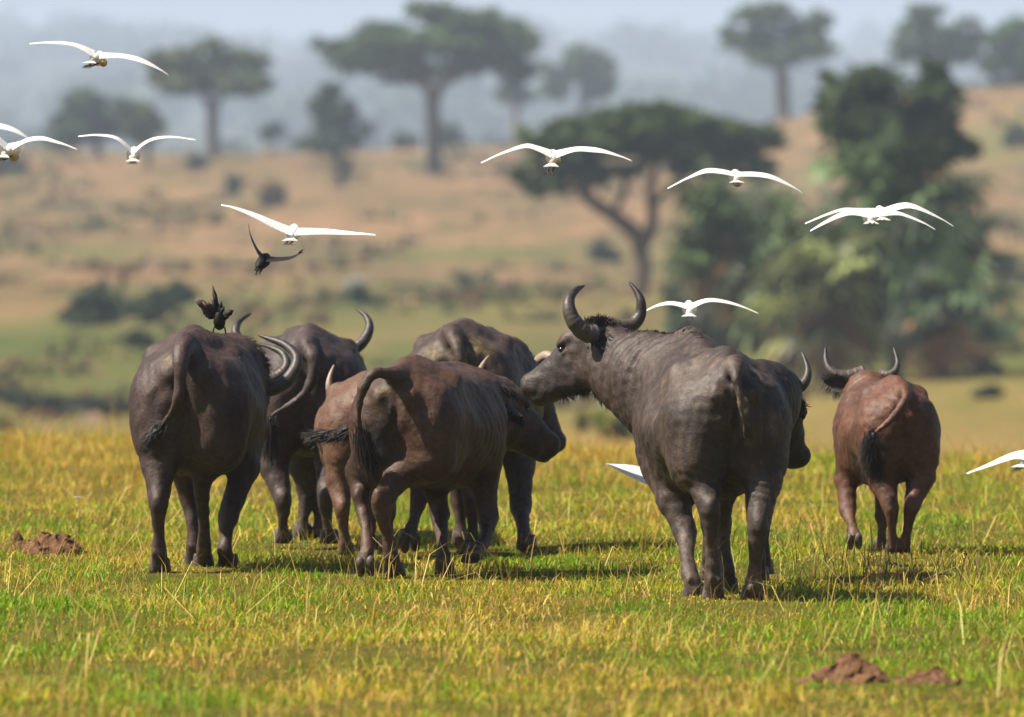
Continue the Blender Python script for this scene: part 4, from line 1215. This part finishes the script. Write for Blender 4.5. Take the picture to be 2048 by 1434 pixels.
# brown one in front of the middle group
HERD.append(dict(name='brown', D=66.75, px=788, h=17, S=0.895, WF=0.97, len=1.0, mat=HIDE_D, seed=53, res=0.0155,
    label='warm brown buffalo in front of the middle group, tail arched over soiled rump',
    legs=[dict(k='H', s=-1, pts=[(722, 945, .36), (722, 1000, .26), (731, 1055, .14), (734, 1095, .06), (731, 1122, .02)], toe=(.05, .35, -.9), up=(0, .9, .35)),
          dict(k='H', s=1, pts=[(815, 930, .22), (762, 1005, -.06), (773, 1062, .0), (782, 1108, .05), (787, None, .10)], thick=1.12),
          dict(k='F', s=-1, pts=[(868, 955, 1.0), (879, 1030, 1.0), (884, 1080, .7), (886, 1115, .5), (887, None, .45)], thick=1.05),
          dict(k='F', s=1, pts=[(968, 950, 1.05), (975, 1035, 1.02), (972, 1075, .86), (957, 1098, .72), (946, 1108, .60)], thick=1.12, toe=(-.72, .15, -.5), up=(.35, .75, -.4))],
    head=dict(o=(986, 780, 1.50), f=(.70, .38, -.60), n=(.50, .25, .80), S=.97, dark=.25, neck=[(950, 800, 1.35, .18, 862)]),
    tail=[(800, 752, .10), (776, 748, -.05), (750, 747, -.12), (730, 768, -.14), (719, 800, -.13), (717, 840, -.10), (724, 878, -.05)],
    tail_r=(.034, .019),
    tuft=dict(pts=[(722, 860, -.07), (728, 885, -.05), (740, 915, -.03)], L=.13, n=190, w=.022, core=1.3),
    horns=[dict(pts=[(975, 775, 1.66), (962, 762, 1.70), (957, 748, 1.73), (966, 728, 1.78), (978, 711, 1.82)], r=.022, mat=PALEHORN)],
    ears=[((1008, 806, 1.36), (998, 770, 1.26), (1, -.5, .2), .06), ((1008, 800, 1.30), (1040, 838, 1.18), (-.6, -.3, .6), .06)],
    patch=[(767, 782, .02, .034, 0, 1.0), (770, 766, .02, .026, 1, .9), (752, 880, .05, .12, 1, .85), (758, 840, .0, .08, 1, .5), (724, 908, .2, .05, 0, .6)]))

# buffalo half hidden behind the grey one, only head and horn out on the right
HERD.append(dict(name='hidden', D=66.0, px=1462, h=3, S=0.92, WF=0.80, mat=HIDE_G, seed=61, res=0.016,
    label='dark buffalo hidden behind the dusty grey one, only its head showing right of it',
    legs=[dict(k='H', s=-1, pts=[(1420, 930, .18), (1416, 1030, .08), (1416, 1075, .12), (1418, 1110, .16), (1420, None, .2)]),
          dict(k='H', s=1, pts=[(1522, 930, .18), (1518, 1030, .08), (1518, 1075, .12), (1518, 1110, .16), (1518, None, .2)]),
          dict(k='F', s=-1, pts=[(1425, 930, 1.15), (1420, 1030, 1.2), (1420, 1075, 1.2), (1420, 1105, 1.2), (1420, None, 1.25)]),
          dict(k='F', s=1, pts=[(1528, 930, 1.15), (1526, 1030, 1.2), (1527, 1075, 1.2), (1527, 1105, 1.2), (1527, None, 1.25)])],
    head=dict(o=(1562, 776, 1.75), f=(.30, .42, -.86), n=(.80, .30, .42), S=.88, neck=[(1530, 780, 1.55, .18, 830)]),
    horns=[dict(pts=[(1556, 772, 1.66), (1576, 776, 1.64), (1598, 775, 1.64), (1613, 758, 1.66), (1615, 735, 1.70), (1603, 702, 1.78)], r=.042),
           dict(pts=[(1545, 772, 1.9), (1530, 778, 2.0), (1515, 776, 2.05), (1504, 764, 2.1), (1503, 745, 2.12), (1512, 735, 2.15)], r=.035)],
    manes=[dict(pts=[(1594, 800, 1.72), (1598, 808, 1.72), (1600, 818, 1.72)], n=40, L=.05, dir=(.8, 0, -.1), jit=.5, w=.012, rad=.003, name='brow_hair')]))

# dusty grey cow in front on the right, head turned to the left
HERD.append(dict(name='grey', D=63.0, px=1471, h=-9, S=0.975, WF=0.905, mat=HIDE_F, seed=71, res=0.0135, ribs=1.6, bony=1.3,
    label='dusty grey-black buffalo in front with its head turned left in profile',
    top={5: .03, 6: .11, 7: .17, 8: .12},
    legs=[dict(k='H', s=-1, pts=[(1404, 945, .16), (1419, 1025, .04), (1423, 1090, .08), (1426, 1150, .12), (1428, None, .16)], thick=1.08),
          dict(k='H', s=1, pts=[(1525, 960, .16), (1516, 1060, .04), (1511, 1125, .08), (1508, 1165, .11), (1506, None, .14)], thick=1.08),
          dict(k='F', s=-1, pts=[(1346, 1000, .95), (1371, 1066, .85), (1374, 1110, .70), (1380, 1148, .58), (1389, None, .55)], thick=1.08),
          dict(k='F', s=1, pts=[(1440, 985, 1.2), (1442, 1050, 1.25), (1449, 1100, 1.25), (1453, 1135, 1.25), (1456, None, 1.3)])],
    head=dict(o=(1200, 664, 1.80), f=(-.76, .36, -.54), n=(-.48, .30, .80), S=1.0, dark=.55, neck=[(1310, 735, 1.48, .20, 815), (1252, 722, 1.64, .16, 775)]),
    tail=[(1474, 728, .10), (1472, 742, -.05), (1475, 762, -.11), (1480, 800, -.12), (1486, 840, -.11), (1491, 882, -.09)],
    tail_r=(.052, .006),
    horns=[dict(pts=[(1188, 668, 1.60), (1168, 664, 1.56), (1148, 643, 1.54), (1138, 617, 1.55), (1140, 595, 1.59), (1152, 580, 1.65), (1169, 571, 1.72)], r=.052),
           dict(pts=[(1212, 648, 1.90), (1240, 655, 1.94), (1264, 650, 1.98), (1280, 630, 2.0), (1282, 604, 2.0), (1274, 584, 2.02), (1258, 563, 2.05)], r=.046)],
    ears=[((1188, 684, 1.64), (1216, 716, 1.60), (-.2, -.4, 1), .055)],
    manes=[dict(pts=[(1168, 640, 1.62), (1185, 636, 1.64), (1205, 634, 1.66), (1222, 640, 1.68)], n=420, L=.036, dir=(.15, -.2, .7), jit=.5, w=.02, mat=HAIR, name='poll_hair'),
           dict(pts=[(1200, 652, 1.60), (1208, 668, 1.58), (1212, 688, 1.58), (1208, 706, 1.58)], n=300, L=.04, dir=(.6, -.3, -.3), jit=.4, w=.016, mat=HAIR, name='ear_hair'),
           dict(pts=[(1128, 803, 1.74), (1150, 800, 1.74), (1175, 793, 1.73), (1205, 788, 1.72), (1225, 795, 1.7)], n=230, L=.042, dir=(.35, 0, -.8), jit=.35, w=.014, mat=HAIR, name='beard'),
           dict(pts=[(1250, 668, 1.68), (1285, 655, 1.55), (1325, 644, 1.40), (1370, 643, 1.2), (1400, 652, 1.05)], n=330, L=.020, dir=(.5, 0, .40), jit=.5, w=.012, mat=HAIR, name='mane')],
    patch=[(1422, 812, .05, .025, 2, .7), (1455, 725, 0, .05, 2, .25), (1378, 760, .3, .16, 2, .18), (1110, 725, 1.6, .02, 2, .6), (1460, 760, 0, .04, 1, .6), (1068, 796, 1.6, .03, 2, .8)]))

# russet young one on the right
HERD.append(dict(name='russet', D=70.1, px=1808, h=-9, S=0.77, WF=0.80, mat=HIDE_H, seed=83, res=0.0155, bony=1.3,
    label='russet young buffalo walking alone at the far right with upright short horns',
    legs=[dict(k='H', s=-1, pts=[(1766, 965, .15), (1782, 1020, .05), (1784, 1060, .08), (1785, 1090, .12), (1786, None, .15)], thick=1.1),
          dict(k='H', s=1, pts=[(1842, 955, .15), (1822, 1018, .06), (1815, 1060, .10), (1809, 1088, .14), (1807, None, .18)], thick=1.1),
          dict(k='F', s=-1, pts=[(1692, 960, .90), (1696, 1020, .80), (1703, 1048, .66), (1707, 1064, .58), (1708, 1074, .55)], thick=1.1, toe=(.05, .30, -.93), up=(0, .93, .30)),
          dict(k='F', s=1, pts=[(1768, 970, .95), (1766, 1030, .95), (1764, 1065, .95), (1763, 1085, .95), (1763, None, 1.0)])],
    head=dict(o=(1722, 788, 1.42), f=(-.1, .6, -.75), n=(0, .75, .6), S=.74, neck=[(1735, 785, 1.25, .14, 840)]),
    tail=[(1810, 780, .08), (1812, 792, -.05), (1806, 810, -.10), (1788, 834, -.11), (1764, 855, -.12), (1746, 870, -.11), (1741, 884, -.09)],
    tail_r=(.031, .015),
    tuft=dict(pts=[(1748, 866, -.11), (1742, 890, -.09), (1748, 930, -.06)], L=.14, n=210, w=.02, core=1.2),
    horns=[dict(pts=[(1728, 745, 1.38), (1700, 752, 1.36), (1676, 750, 1.36), (1660, 738, 1.38), (1652, 720, 1.41), (1651, 693, 1.45)], r=.042),
           dict(pts=[(1762, 748, 1.36), (1778, 750, 1.34), (1790, 742, 1.35), (1795, 724, 1.38), (1787, 694, 1.44)], r=.030)],
    ears=[((1696, 776, 1.30), (1650, 762, 1.24), (.1, -.3, -1), .045)],
    hair=HAIR, patch=[(1752, 900, .05, .09, 1, .75), (1800, 940, .1, .08, 1, .4)]))

for spec in HERD:
    buffalo(spec)
# ------------------------------------------------------------------ birds
t = NT('egret_plumage')
a_ = t.n('ShaderNodeAttribute'); a_.attribute_name = 'tint'
tc = t.n('ShaderNodeTexCoord').outputs['Object']
pe_ = t.bsdf(a_.outputs['Color'], 0.7, 0.2, t.bump(t.noise(tc, 60, 3), 0.15, 0.004))
tr_ = t.n('ShaderNodeBsdfTranslucent'); t.l(a_.outputs['Color'], tr_.inputs[0])
mx_ = t.n('ShaderNodeMixShader'); mx_.inputs[0].default_value = 0.38
t.l(pe_.outputs[0], mx_.inputs[1]); t.l(tr_.outputs[0], mx_.inputs[2]); t.l(mx_.outputs[0], t.out.inputs[0])
EGRET = t.m
BLACKF = simple_mat('black_plumage', (0.006, 0.005, 0.006), (0.018, 0.012, 0.011), 30, 0.65, 0.25)
BROWNF = simple_mat('brown_wing_feather', (0.020, 0.011, 0.008), (0.075, 0.038, 0.022), 20, 0.6)
DARKLEG = simple_mat('dark_leg', (0.015, 0.012, 0.010), (0.04, 0.03, 0.02), 20, 0.6)
BILL = simple_mat('orange_bill', (0.45, 0.20, 0.03), (0.60, 0.30, 0.05), 20, 0.4)
WHITE = np.array([.86, .85, .83]); BUFF = np.array([.70, .56, .37])
def wing(pts, D, base, parent, chord, mat, seed, yoff=0.0, tint=True, fingers=0, camber=.05):
    """cambered wing; pts root to tip: px, py, seen thickness in px"""
    s = FPX / D; n = 45
    S_ = spline(pts, n); m = 7
    V = []; tl = np.linspace(0, 1, n)
    r = np.random.default_rng(seed)
    for i, tt in enumerate(tl):
        px, py, th = S_[i]; th = max(th, 1.2)
        c = chord * (.85 + .45 * math.sin(math.pi * min(1, tt * .8 + .1)) * (1 - tt) + .05) * (1 - .72 * tt ** 2.2)
        c *= 1 + (.10 * ((tt * 15 + seed * .3) % 1.0) - .05) * (1 if tint else .5)
        dz = max(th / s - .012, .004); dz = min(dz, c * .8)
        dy = math.sqrt(max(c * c - dz * dz, 1e-4))
        sweep = -.10 * chord * tt + (.06 if tt < .5 else .06 - .25 * (tt - .5)) * chord
        top = W(px, py - th / 2, D); x = top[0]; zt = top[2]
        for side in (1, -1):
            for j in range(m):
                q = j / (m - 1)
                thick = .012 * math.sin(math.pi * min(1, q * 1.1 + .12)) * (1 - .75 * tt) + .0012
                cam = camber * c * math.sin(math.pi * q)
                V.append((x, D + yoff + sweep + dy * (.38 - q), zt - dz * q + cam + side * thick * .5 - .006))
    V = np.array(V); F = []
    for i in range(n - 1):
        for k in (0, 1):
            for j in range(m - 1):
                a = i * 2 * m + k * m + j; q = (a, a + 1, a + 2 * m + 1, a + 2 * m)
                F.append(q if k else q[::-1])
        for j in (0, m - 1):
            a = i * 2 * m + j
            F.append((a, a + m, a + 3 * m, a + 2 * m))
    F.append([j for j in range(m)] + [m + j for j in range(m - 1, -1, -1)])
    e = (n - 1) * 2 * m
    F.append([e + m + j for j in range(m)] + [e + j for j in range(m - 1, -1, -1)])
    o = mesh_obj('wing', V - base, F, mat, parent)
    if tint: set_vcol(o, 'tint', np.tile(WHITE, (len(V), 1)))
    # separate primaries fanning at the tip
    i0 = int(n * .86); P0 = np.array([V[k * 2 * m + m // 2] for k in (i0, n - 1)]); out = P0[1] - P0[0]
    for k in range(fingers):
        q = k / max(1, fingers - 1)
        st = V[i0 * 2 * m + int(q * (m - 1))]; en = P0[1] + np.array([0, -.05 * chord / .2 * q * 2.0, 0]) + out * (.55 - .75 * q) + np.array([0, 0, .004])
        st = st + [0, 0, .003]; mid = (st + en) / 2 + [0, 0, .006]
        wv = np.array([0, .014, -.003])
        fv = [st - wv, st + wv, mid + wv, mid - wv, en]
        f_ = mesh_obj('primary_feather', np.array(fv) - base, [(0, 1, 2, 3), (3, 2, 4)], mat, o)
        if tint: set_vcol(f_, 'tint', np.tile(WHITE, (5, 1)))
    return o
def egret(D, body, wl, wr, label, tail=(0, 8), feet=None, buff=None, roll=0.0, chord=.21, seed=1, headfwd=(0, -4), camber=.05):
    """flying away from the viewer: tail towards us, head beyond"""
    s = FPX / D
    c = W(body[0], body[1], D); base = c.copy()
    o = empty('egret', tuple(base))
    tl = np.array([tail[0] / s, -.17, -tail[1] / s]); hd_ = np.array([headfwd[0] / s, .24, -headfwd[1] / s])
    P = spline([tl * .75, tl * .3, np.zeros(3) + [0, .05, -.004], hd_ * .55, hd_, hd_ + [0, .05, .01], hd_ + [0, .08, -.004]], 26)
    R = spline([(x, 0) for x in (.018, .034, .044, .036, .028, .024, .010)], 26)[:, 0]
    v, f = tube(P, np.maximum(R, .006), 14)
    b = mesh_obj('body', v, f, EGRET, o)
    k = np.clip((-v[:, 2] + P[:, 2].mean() - .005) / .03, 0, 1) * (0 if buff is None else 1)
    set_vcol(b, 'tint', WHITE * (1 - k[:, None]) + BUFF * k[:, None])
    if buff is not None:       # fluffed buff breast and belly plumes below the body
        bc = W(buff[0], buff[1], D) - base
        q = spline([bc * .4 + [0, .10, 0], bc * .9 + [0, .04, 0], bc + [0, -.02, 0], bc * .9 + [0, -.08, .004]], 9)
        v, f = tube(q, np.array([.012, .026, .034, .036, .036, .033, .028, .018, .006]) * buff[2] * .66, 10)
        u = mesh_obj('belly_plumes', v, f, EGRET, o); set_vcol(u, 'tint', np.tile(BUFF, (len(v), 1)))
    # tail fan
    V = [(0, 0, 0)]; tw = .05
    for i in range(7):
        a = (i / 6 - .5)
        V.append((a * 2 * tw * .9, -.10, -.004 - abs(a) * .006))
    V = np.array(V) * [1, 1, 1] + tl * .55; V[1:] += tl * .45 * [1, .0, 1]
    V2 = V + [0, 0, -.005]
    F = [(0, i, i + 1) for i in range(1, 7)] + [(8, 8 + i + 1, 8 + i) for i in range(1, 7)] + [(i, 8 + i, 9 + i, i + 1) for i in range(1, 7)]
    tt = mesh_obj('tail', np.vstack([V, V2]), F, EGRET, o); set_vcol(tt, 'tint', np.tile(WHITE, (16, 1)))
    # trailing legs with toes
    fx = W(feet[0], feet[1], D) - base if feet else tl + [0, -.05, -.02]
    for sd_ in (-1, 1):
        h0 = tl * .3 + [sd_ * .018, 0, -.02]; h1 = fx + [sd_ * .012, -.22, 0]
        parts = [tube(spline([h0, (h0 + h1) / 2 + [0, 0, -.006], h1], 6), [.009, .007, .006, .006, .006, .006], 6)]
        for a in (-.5, 0, .5):
            parts.append(tube([h1, h1 + np.array([a * .03, -.035, -.012])], [.004, .002], 4))
        v, f = merge(parts); mesh_obj('leg', v, f, DARKLEG, o)
    v, f = tube([hd_ + [0, .07, 0], hd_ + [0, .13, -.006]], [.010, .002], 6); mesh_obj('bill', v, f, BILL, o)
    wing(wl, D, base, o, chord, EGRET, seed, camber=camber); wing(wr, D, base, o, chord, EGRET, seed + 50, camber=camber)
    tag(o, label, 'egret', 'white egrets flying over the herd')
    return o

egret(68.0, (196, 116), [(192, 110, 18), (170, 99, 13), (145, 90, 9), (110, 86, 8), (60, 87, 3)], [(200, 112, 15), (240, 113, 11), (275, 119, 13), (305, 131, 10), (338, 150, 3)],
      'white egret at top left flying highest of all, buff belly showing', (-16, 8), (176, 133), (207, 126, 1.0), seed=1)
egret(64.6, (22, 300), [(16, 296, 16), (-15, 272, 14), (-60, 262, 10), (-110, 272, 3)], [(26, 297, 11), (55, 282, 10), (85, 278, 10), (115, 285, 8), (155, 298, 3)],
      'white egret at the left picture edge with a full buff belly', (-16, 12), (2, 320), (28, 313, 1.25), seed=2, headfwd=(12, -6))
egret(70.6, (-58, 262), [(-64, 262, 14), (-90, 256, 11), (-130, 258, 9), (-180, 280, 3)], [(-50, 258, 16), (-20, 251, 14), (15, 256, 13), (42, 267, 10), (64, 282, 3)],
      'egret mostly outside the left edge, only its wing showing above another egret', (0, 8), None, None, seed=3)
egret(69.5, (266, 308), [(264, 304, 13), (246, 286, 8), (226, 275, 7), (195, 271, 6), (157, 272, 3)], [(269, 304, 11), (289, 288, 8), (312, 278, 7), (345, 275, 6), (392, 279, 3)],
      'white egret at upper left with wings raised in a wide shallow V', (2, 12), (268, 324), (267, 320, .8), seed=4, chord=.19)
egret(64.9, (587, 464), [(584, 464, 20), (545, 448, 17), (515, 434, 14), (480, 420, 9), (443, 409, 3)], [(590, 464, 17), (640, 464, 13), (680, 466, 10), (715, 468, 7), (752, 469, 3)],
      'white egret tilted right just above the flying black bird', (-6, 14), (578, 485), None, seed=5, chord=.24)
egret(66.5, (1106, 314), [(1104, 309, 20), (1075, 298, 13), (1050, 293, 10), (1010, 305, 7), (962, 325, 3)], [(1112, 309, 18), (1150, 300, 11), (1185, 300, 13), (1215, 305, 10), (1264, 321, 3)],
      'white egret at top centre with feet dangling below in front of the acacia', (-4, 16), (1099, 345), (1116, 322, .9), seed=6)
egret(67.5, (1472, 354), [(1468, 350, 10), (1440, 344, 11), (1410, 343, 11), (1375, 357, 6), (1335, 376, 3)], [(1477, 350, 10), (1510, 350, 11), (1540, 354, 12), (1570, 366, 10), (1606, 386, 3)],
      'white egret with a round buff belly over the left fan palm', (0, 8), (1470, 366), (1475, 364, 1.3), seed=7)
egret(65.5, (1740, 432), [(1737, 429, 18), (1705, 425, 14), (1680, 431, 11), (1650, 445, 9), (1620, 462, 5)], [(1745, 429, 15), (1790, 428, 8), (1815, 434, 7), (1845, 446, 6), (1870, 458, 3)],
      'lower and nearer of the two overlapping egrets before the tall palm', (0, 12), (1742, 446), None, seed=8)
egret(67.2, (1762, 427), [(1758, 423, 12), (1715, 422, 8), (1685, 421, 6), (1650, 431, 5), (1610, 446, 3)], [(1766, 424, 16), (1800, 413, 14), (1825, 413, 13), (1860, 427, 9), (1907, 452, 3)],
      'upper right egret of the overlapping pair, wing reaching farther right', (2, 10), (1762, 440), (1765, 438, .8), seed=9)
egret(68.5, (1379, 617), [(1376, 614, 13), (1345, 608, 8), (1320, 610, 7), (1290, 621, 3)], [(1382, 613, 13), (1410, 603, 8), (1435, 602, 8), (1470, 609, 7), (1517, 626, 3)],
      'white egret skimming low over the grey buffalo back', (-2, 12), (1380, 638), None, seed=10, chord=.19)
egret(65.2, (1368, 985), [(1352, 974, 40), (1300, 955, 35), (1265, 943, 26), (1235, 934, 14), (1212, 927, 3)], [(1388, 975, 24), (1405, 962, 16), (1420, 948, 10), (1432, 936, 4)],
      'egret low behind the grey buffalo legs with one broad wing showing', (0, 10), (1372, 1000), None, seed=11, chord=.34, camber=.0)
egret(71.0, (2062, 916), [(2056, 910, 24), (2030, 911, 15), (2005, 919, 12), (1975, 931, 9), (1927, 949, 3)], [(2070, 908, 20), (2100, 895, 12), (2130, 890, 10), (2170, 900, 3)],
      'egret at the right picture edge flying low over the grass', (-30, 14), (2030, 936), None, seed=12)

# black bird in the air, feet hanging
def blackbird_fly():
    D = 65.2; s = FPX / D
    base = W(526, 524, D); o = empty('black_bird', tuple(base))
    q = spline([W(515, 536, D - .07) - base, W(521, 529, D - .03) - base, W(529, 520, D + .03) - base, W(533, 514, D + .09) - base, W(534, 512, D + .13) - base], 16)
    v, f = tube(q, spline([(x, 0) for x in (.014, .032, .037, .024, .009)], 16)[:, 0], 12); mesh_obj('body', v, f, BLACKF, o)
    wing([(526, 516, 14), (514, 500, 11), (502, 473, 9), (497, 450, 4)], D, base, o, .15, BLACKF, 31, 0, False, 4)
    wing([(532, 519, 13), (560, 519, 10), (585, 515, 8), (606, 503, 4)], D, base, o, .15, BLACKF, 32, 0, False, 4)
    for (a, b, c) in (((516, 534), (515, 540), (512, 548)), ((525, 533), (524, 539), (519, 546))):
        P = [W(*a, D - .05) - base, W(*b, D - .06) - base, W(*c, D - .07) - base]
        v, f = merge([tube(P, [.007, .005, .005], 5), tube([P[2], P[2] + [-.012, -.01, -.008]], [.004, .002], 4), tube([P[2], P[2] + [.006, -.012, -.012]], [.004, .002], 4)])
        mesh_obj('leg', v, f, DARKLEG, o)
    V = [W(516, 534, D - .06), W(508, 538, D - .13), W(514, 541, D - .14), W(520, 540, D - .13)]
    mesh_obj('tail', np.vstack([np.array(V) - base, np.array(V) - base + [0, 0, -.006]]), [(0, 1, 2), (0, 2, 3), (4, 6, 5), (4, 7, 6), (1, 5, 6, 2), (2, 6, 7, 3)], BLACKF, o)
    v, f = tube([W(534, 511, D + .13) - base, W(536, 510, D + .17) - base], [.008, .002], 5); mesh_obj('bill', v, f, DARKLEG, o)
    tag(o, 'black bird flying with feet hanging just below a tilted egret', 'bird', 'black birds with the herd')
blackbird_fly()
def blackbird_perch(D):
    base = W(438, 655, D); o = empty('black_bird', tuple(base))
    Q = lambda px, py, dy=0: W(px, py + 6, D + dy) - base
    q = spline([Q(437, 618, -.03), Q(438, 628, -.02), Q(439, 638, 0), Q(439, 645, .05), Q(440, 642, .10)], 16)
    v, f = tube(q, spline([(x, 0) for x in (.015, .030, .036, .028, .010)], 16)[:, 0], 12); mesh_obj('body', v, f, BLACKF, o)
    def feathers(name, root, tips, w, mat, lab=None):
        for tp in tips:
            a = Q(*root); b = Q(*tp); d_ = nrm(b - a); sd_ = nrm(np.cross(d_, [0, 1, 0])) * w; m_ = a * .35 + b * .65
            V = [a - sd_ * .6, a + sd_ * .6, m_ + sd_, m_ - sd_, b]; V = np.array(V); V2 = V + [0, .004, 0]
            mesh_obj(name, np.vstack([V, V2]), [(0, 3, 2, 1), (3, 4, 2), (5, 6, 7, 8), (8, 7, 9), (0, 1, 6, 5), (1, 2, 7, 6), (2, 4, 9, 7), (4, 3, 8, 9), (3, 0, 5, 8)], mat, o)
    feathers('tail_feather', (438, 628, -.03), [(425, 562, -.06), (427, 577, -.065), (431, 590, -.05), (443, 594, -.055), (423, 592, -.045), (449, 606, -.05)], .014, BLACKF)
    feathers('wing_feather', (430, 626, -.01), [(387, 592, -.05), (391, 588, -.055), (397, 588, -.045), (404, 596, -.05), (412, 594, -.04), (402, 612, -.035)], .016, BROWNF)
    feathers('wing_feather', (428, 628, -.005), [(402, 611, -.02), (408, 619, -.02), (414, 624, -.015), (405, 602, -.025)], .022, BLACKF)
    feathers('wing_feather', (446, 628, -.01), [(468, 614, -.03), (463, 613, -.025), (460, 624, -.02), (456, 630, -.02)], .018, BLACKF)
    for sg, foot in ((-1, (425, 662)), (1, (452, 662))):
        v, f = tube([Q(439 + sg * 6, 643), Q((foot[0] + 439 + sg * 8) / 2, 650), Q(*foot)], [.007, .005, .005], 5); mesh_obj('leg', v, f, DARKLEG, o)
    v, f = tube([Q(440, 641, .10), Q(441, 640, .14)], [.008, .002], 5); mesh_obj('bill', v, f, DARKLEG, o)
    tag(o, 'black bird perched with tail cocked on the far left buffalo back', 'bird', 'black birds with the herd')
blackbird_perch(67.65)
# pale flower head standing in the grass at left
D_ = gd(1085); fb = W(157, 1085, D_); fb[2] = float(terrain(fb[0], fb[1]))
o = empty('wildflower', tuple(fb))
PET = simple_mat('pale_lilac_petal', (.62, .55, .66), (.80, .76, .82), 30, .6); STM = simple_mat('flower_stem', (.10, .14, .03), (.16, .18, .05), 20, .7)
v, f = tube([(0, 0, 0), (.01, 0, .15), (0, 0, .285)], [.003, .0025, .002], 5); mesh_obj('stem', v, f, STM, o)
for k in range(6):
    a = k / 6 * 6.283; d_ = np.array([math.cos(a), math.sin(a), .35]); sd_ = np.array([-math.sin(a), math.cos(a), 0]) * .009; c0 = np.array([0, 0, .285])
    V = np.array([c0, c0 + d_ * .014 - sd_, c0 + d_ * .026, c0 + d_ * .014 + sd_]); V = np.vstack([V, V + [0, 0, -.002]])
    mesh_obj('petal', V, [(0, 1, 2, 3), (7, 6, 5, 4), (0, 4, 5, 1), (1, 5, 6, 2), (2, 6, 7, 3), (3, 7, 4, 0)], PET, o)
tag(o, 'single pale lilac wildflower in the grass left of the herd', 'flower')

# ------------------------------------------------------------------ haze over the plain
hz = bpy.data.materials.new('haze_air'); hz.use_nodes = True
ht = hz.node_tree
for n_ in list(ht.nodes): ht.nodes.remove(n_)
ho_ = ht.nodes.new('ShaderNodeOutputMaterial'); pv_ = ht.nodes.new('ShaderNodeVolumePrincipled')
pv_.inputs['Color'].default_value = (0.66, 0.78, 1.0, 1)
pv_.inputs['Density'].default_value = HAZE
pv_.inputs['Anisotropy'].default_value = 0.0
ht.links.new(pv_.outputs[0], ho_.inputs['Volume'])
X0, X1, Y0, Y1, Z0, Z1 = -3600, 3600, -80, 15600, -30, 185
hb = mesh_obj('haze', [(x, y, z) for z in (Z0, Z1) for y in (Y0, Y1) for x in (X0, X1)], [(0, 2, 3, 1), (4, 5, 7, 6), (0, 1, 5, 4), (2, 6, 7, 3), (0, 4, 6, 2), (1, 3, 7, 5)], hz, None, False)
tag(hb, 'pale blue haze filling the air over the plain', 'haze', kind='stuff')
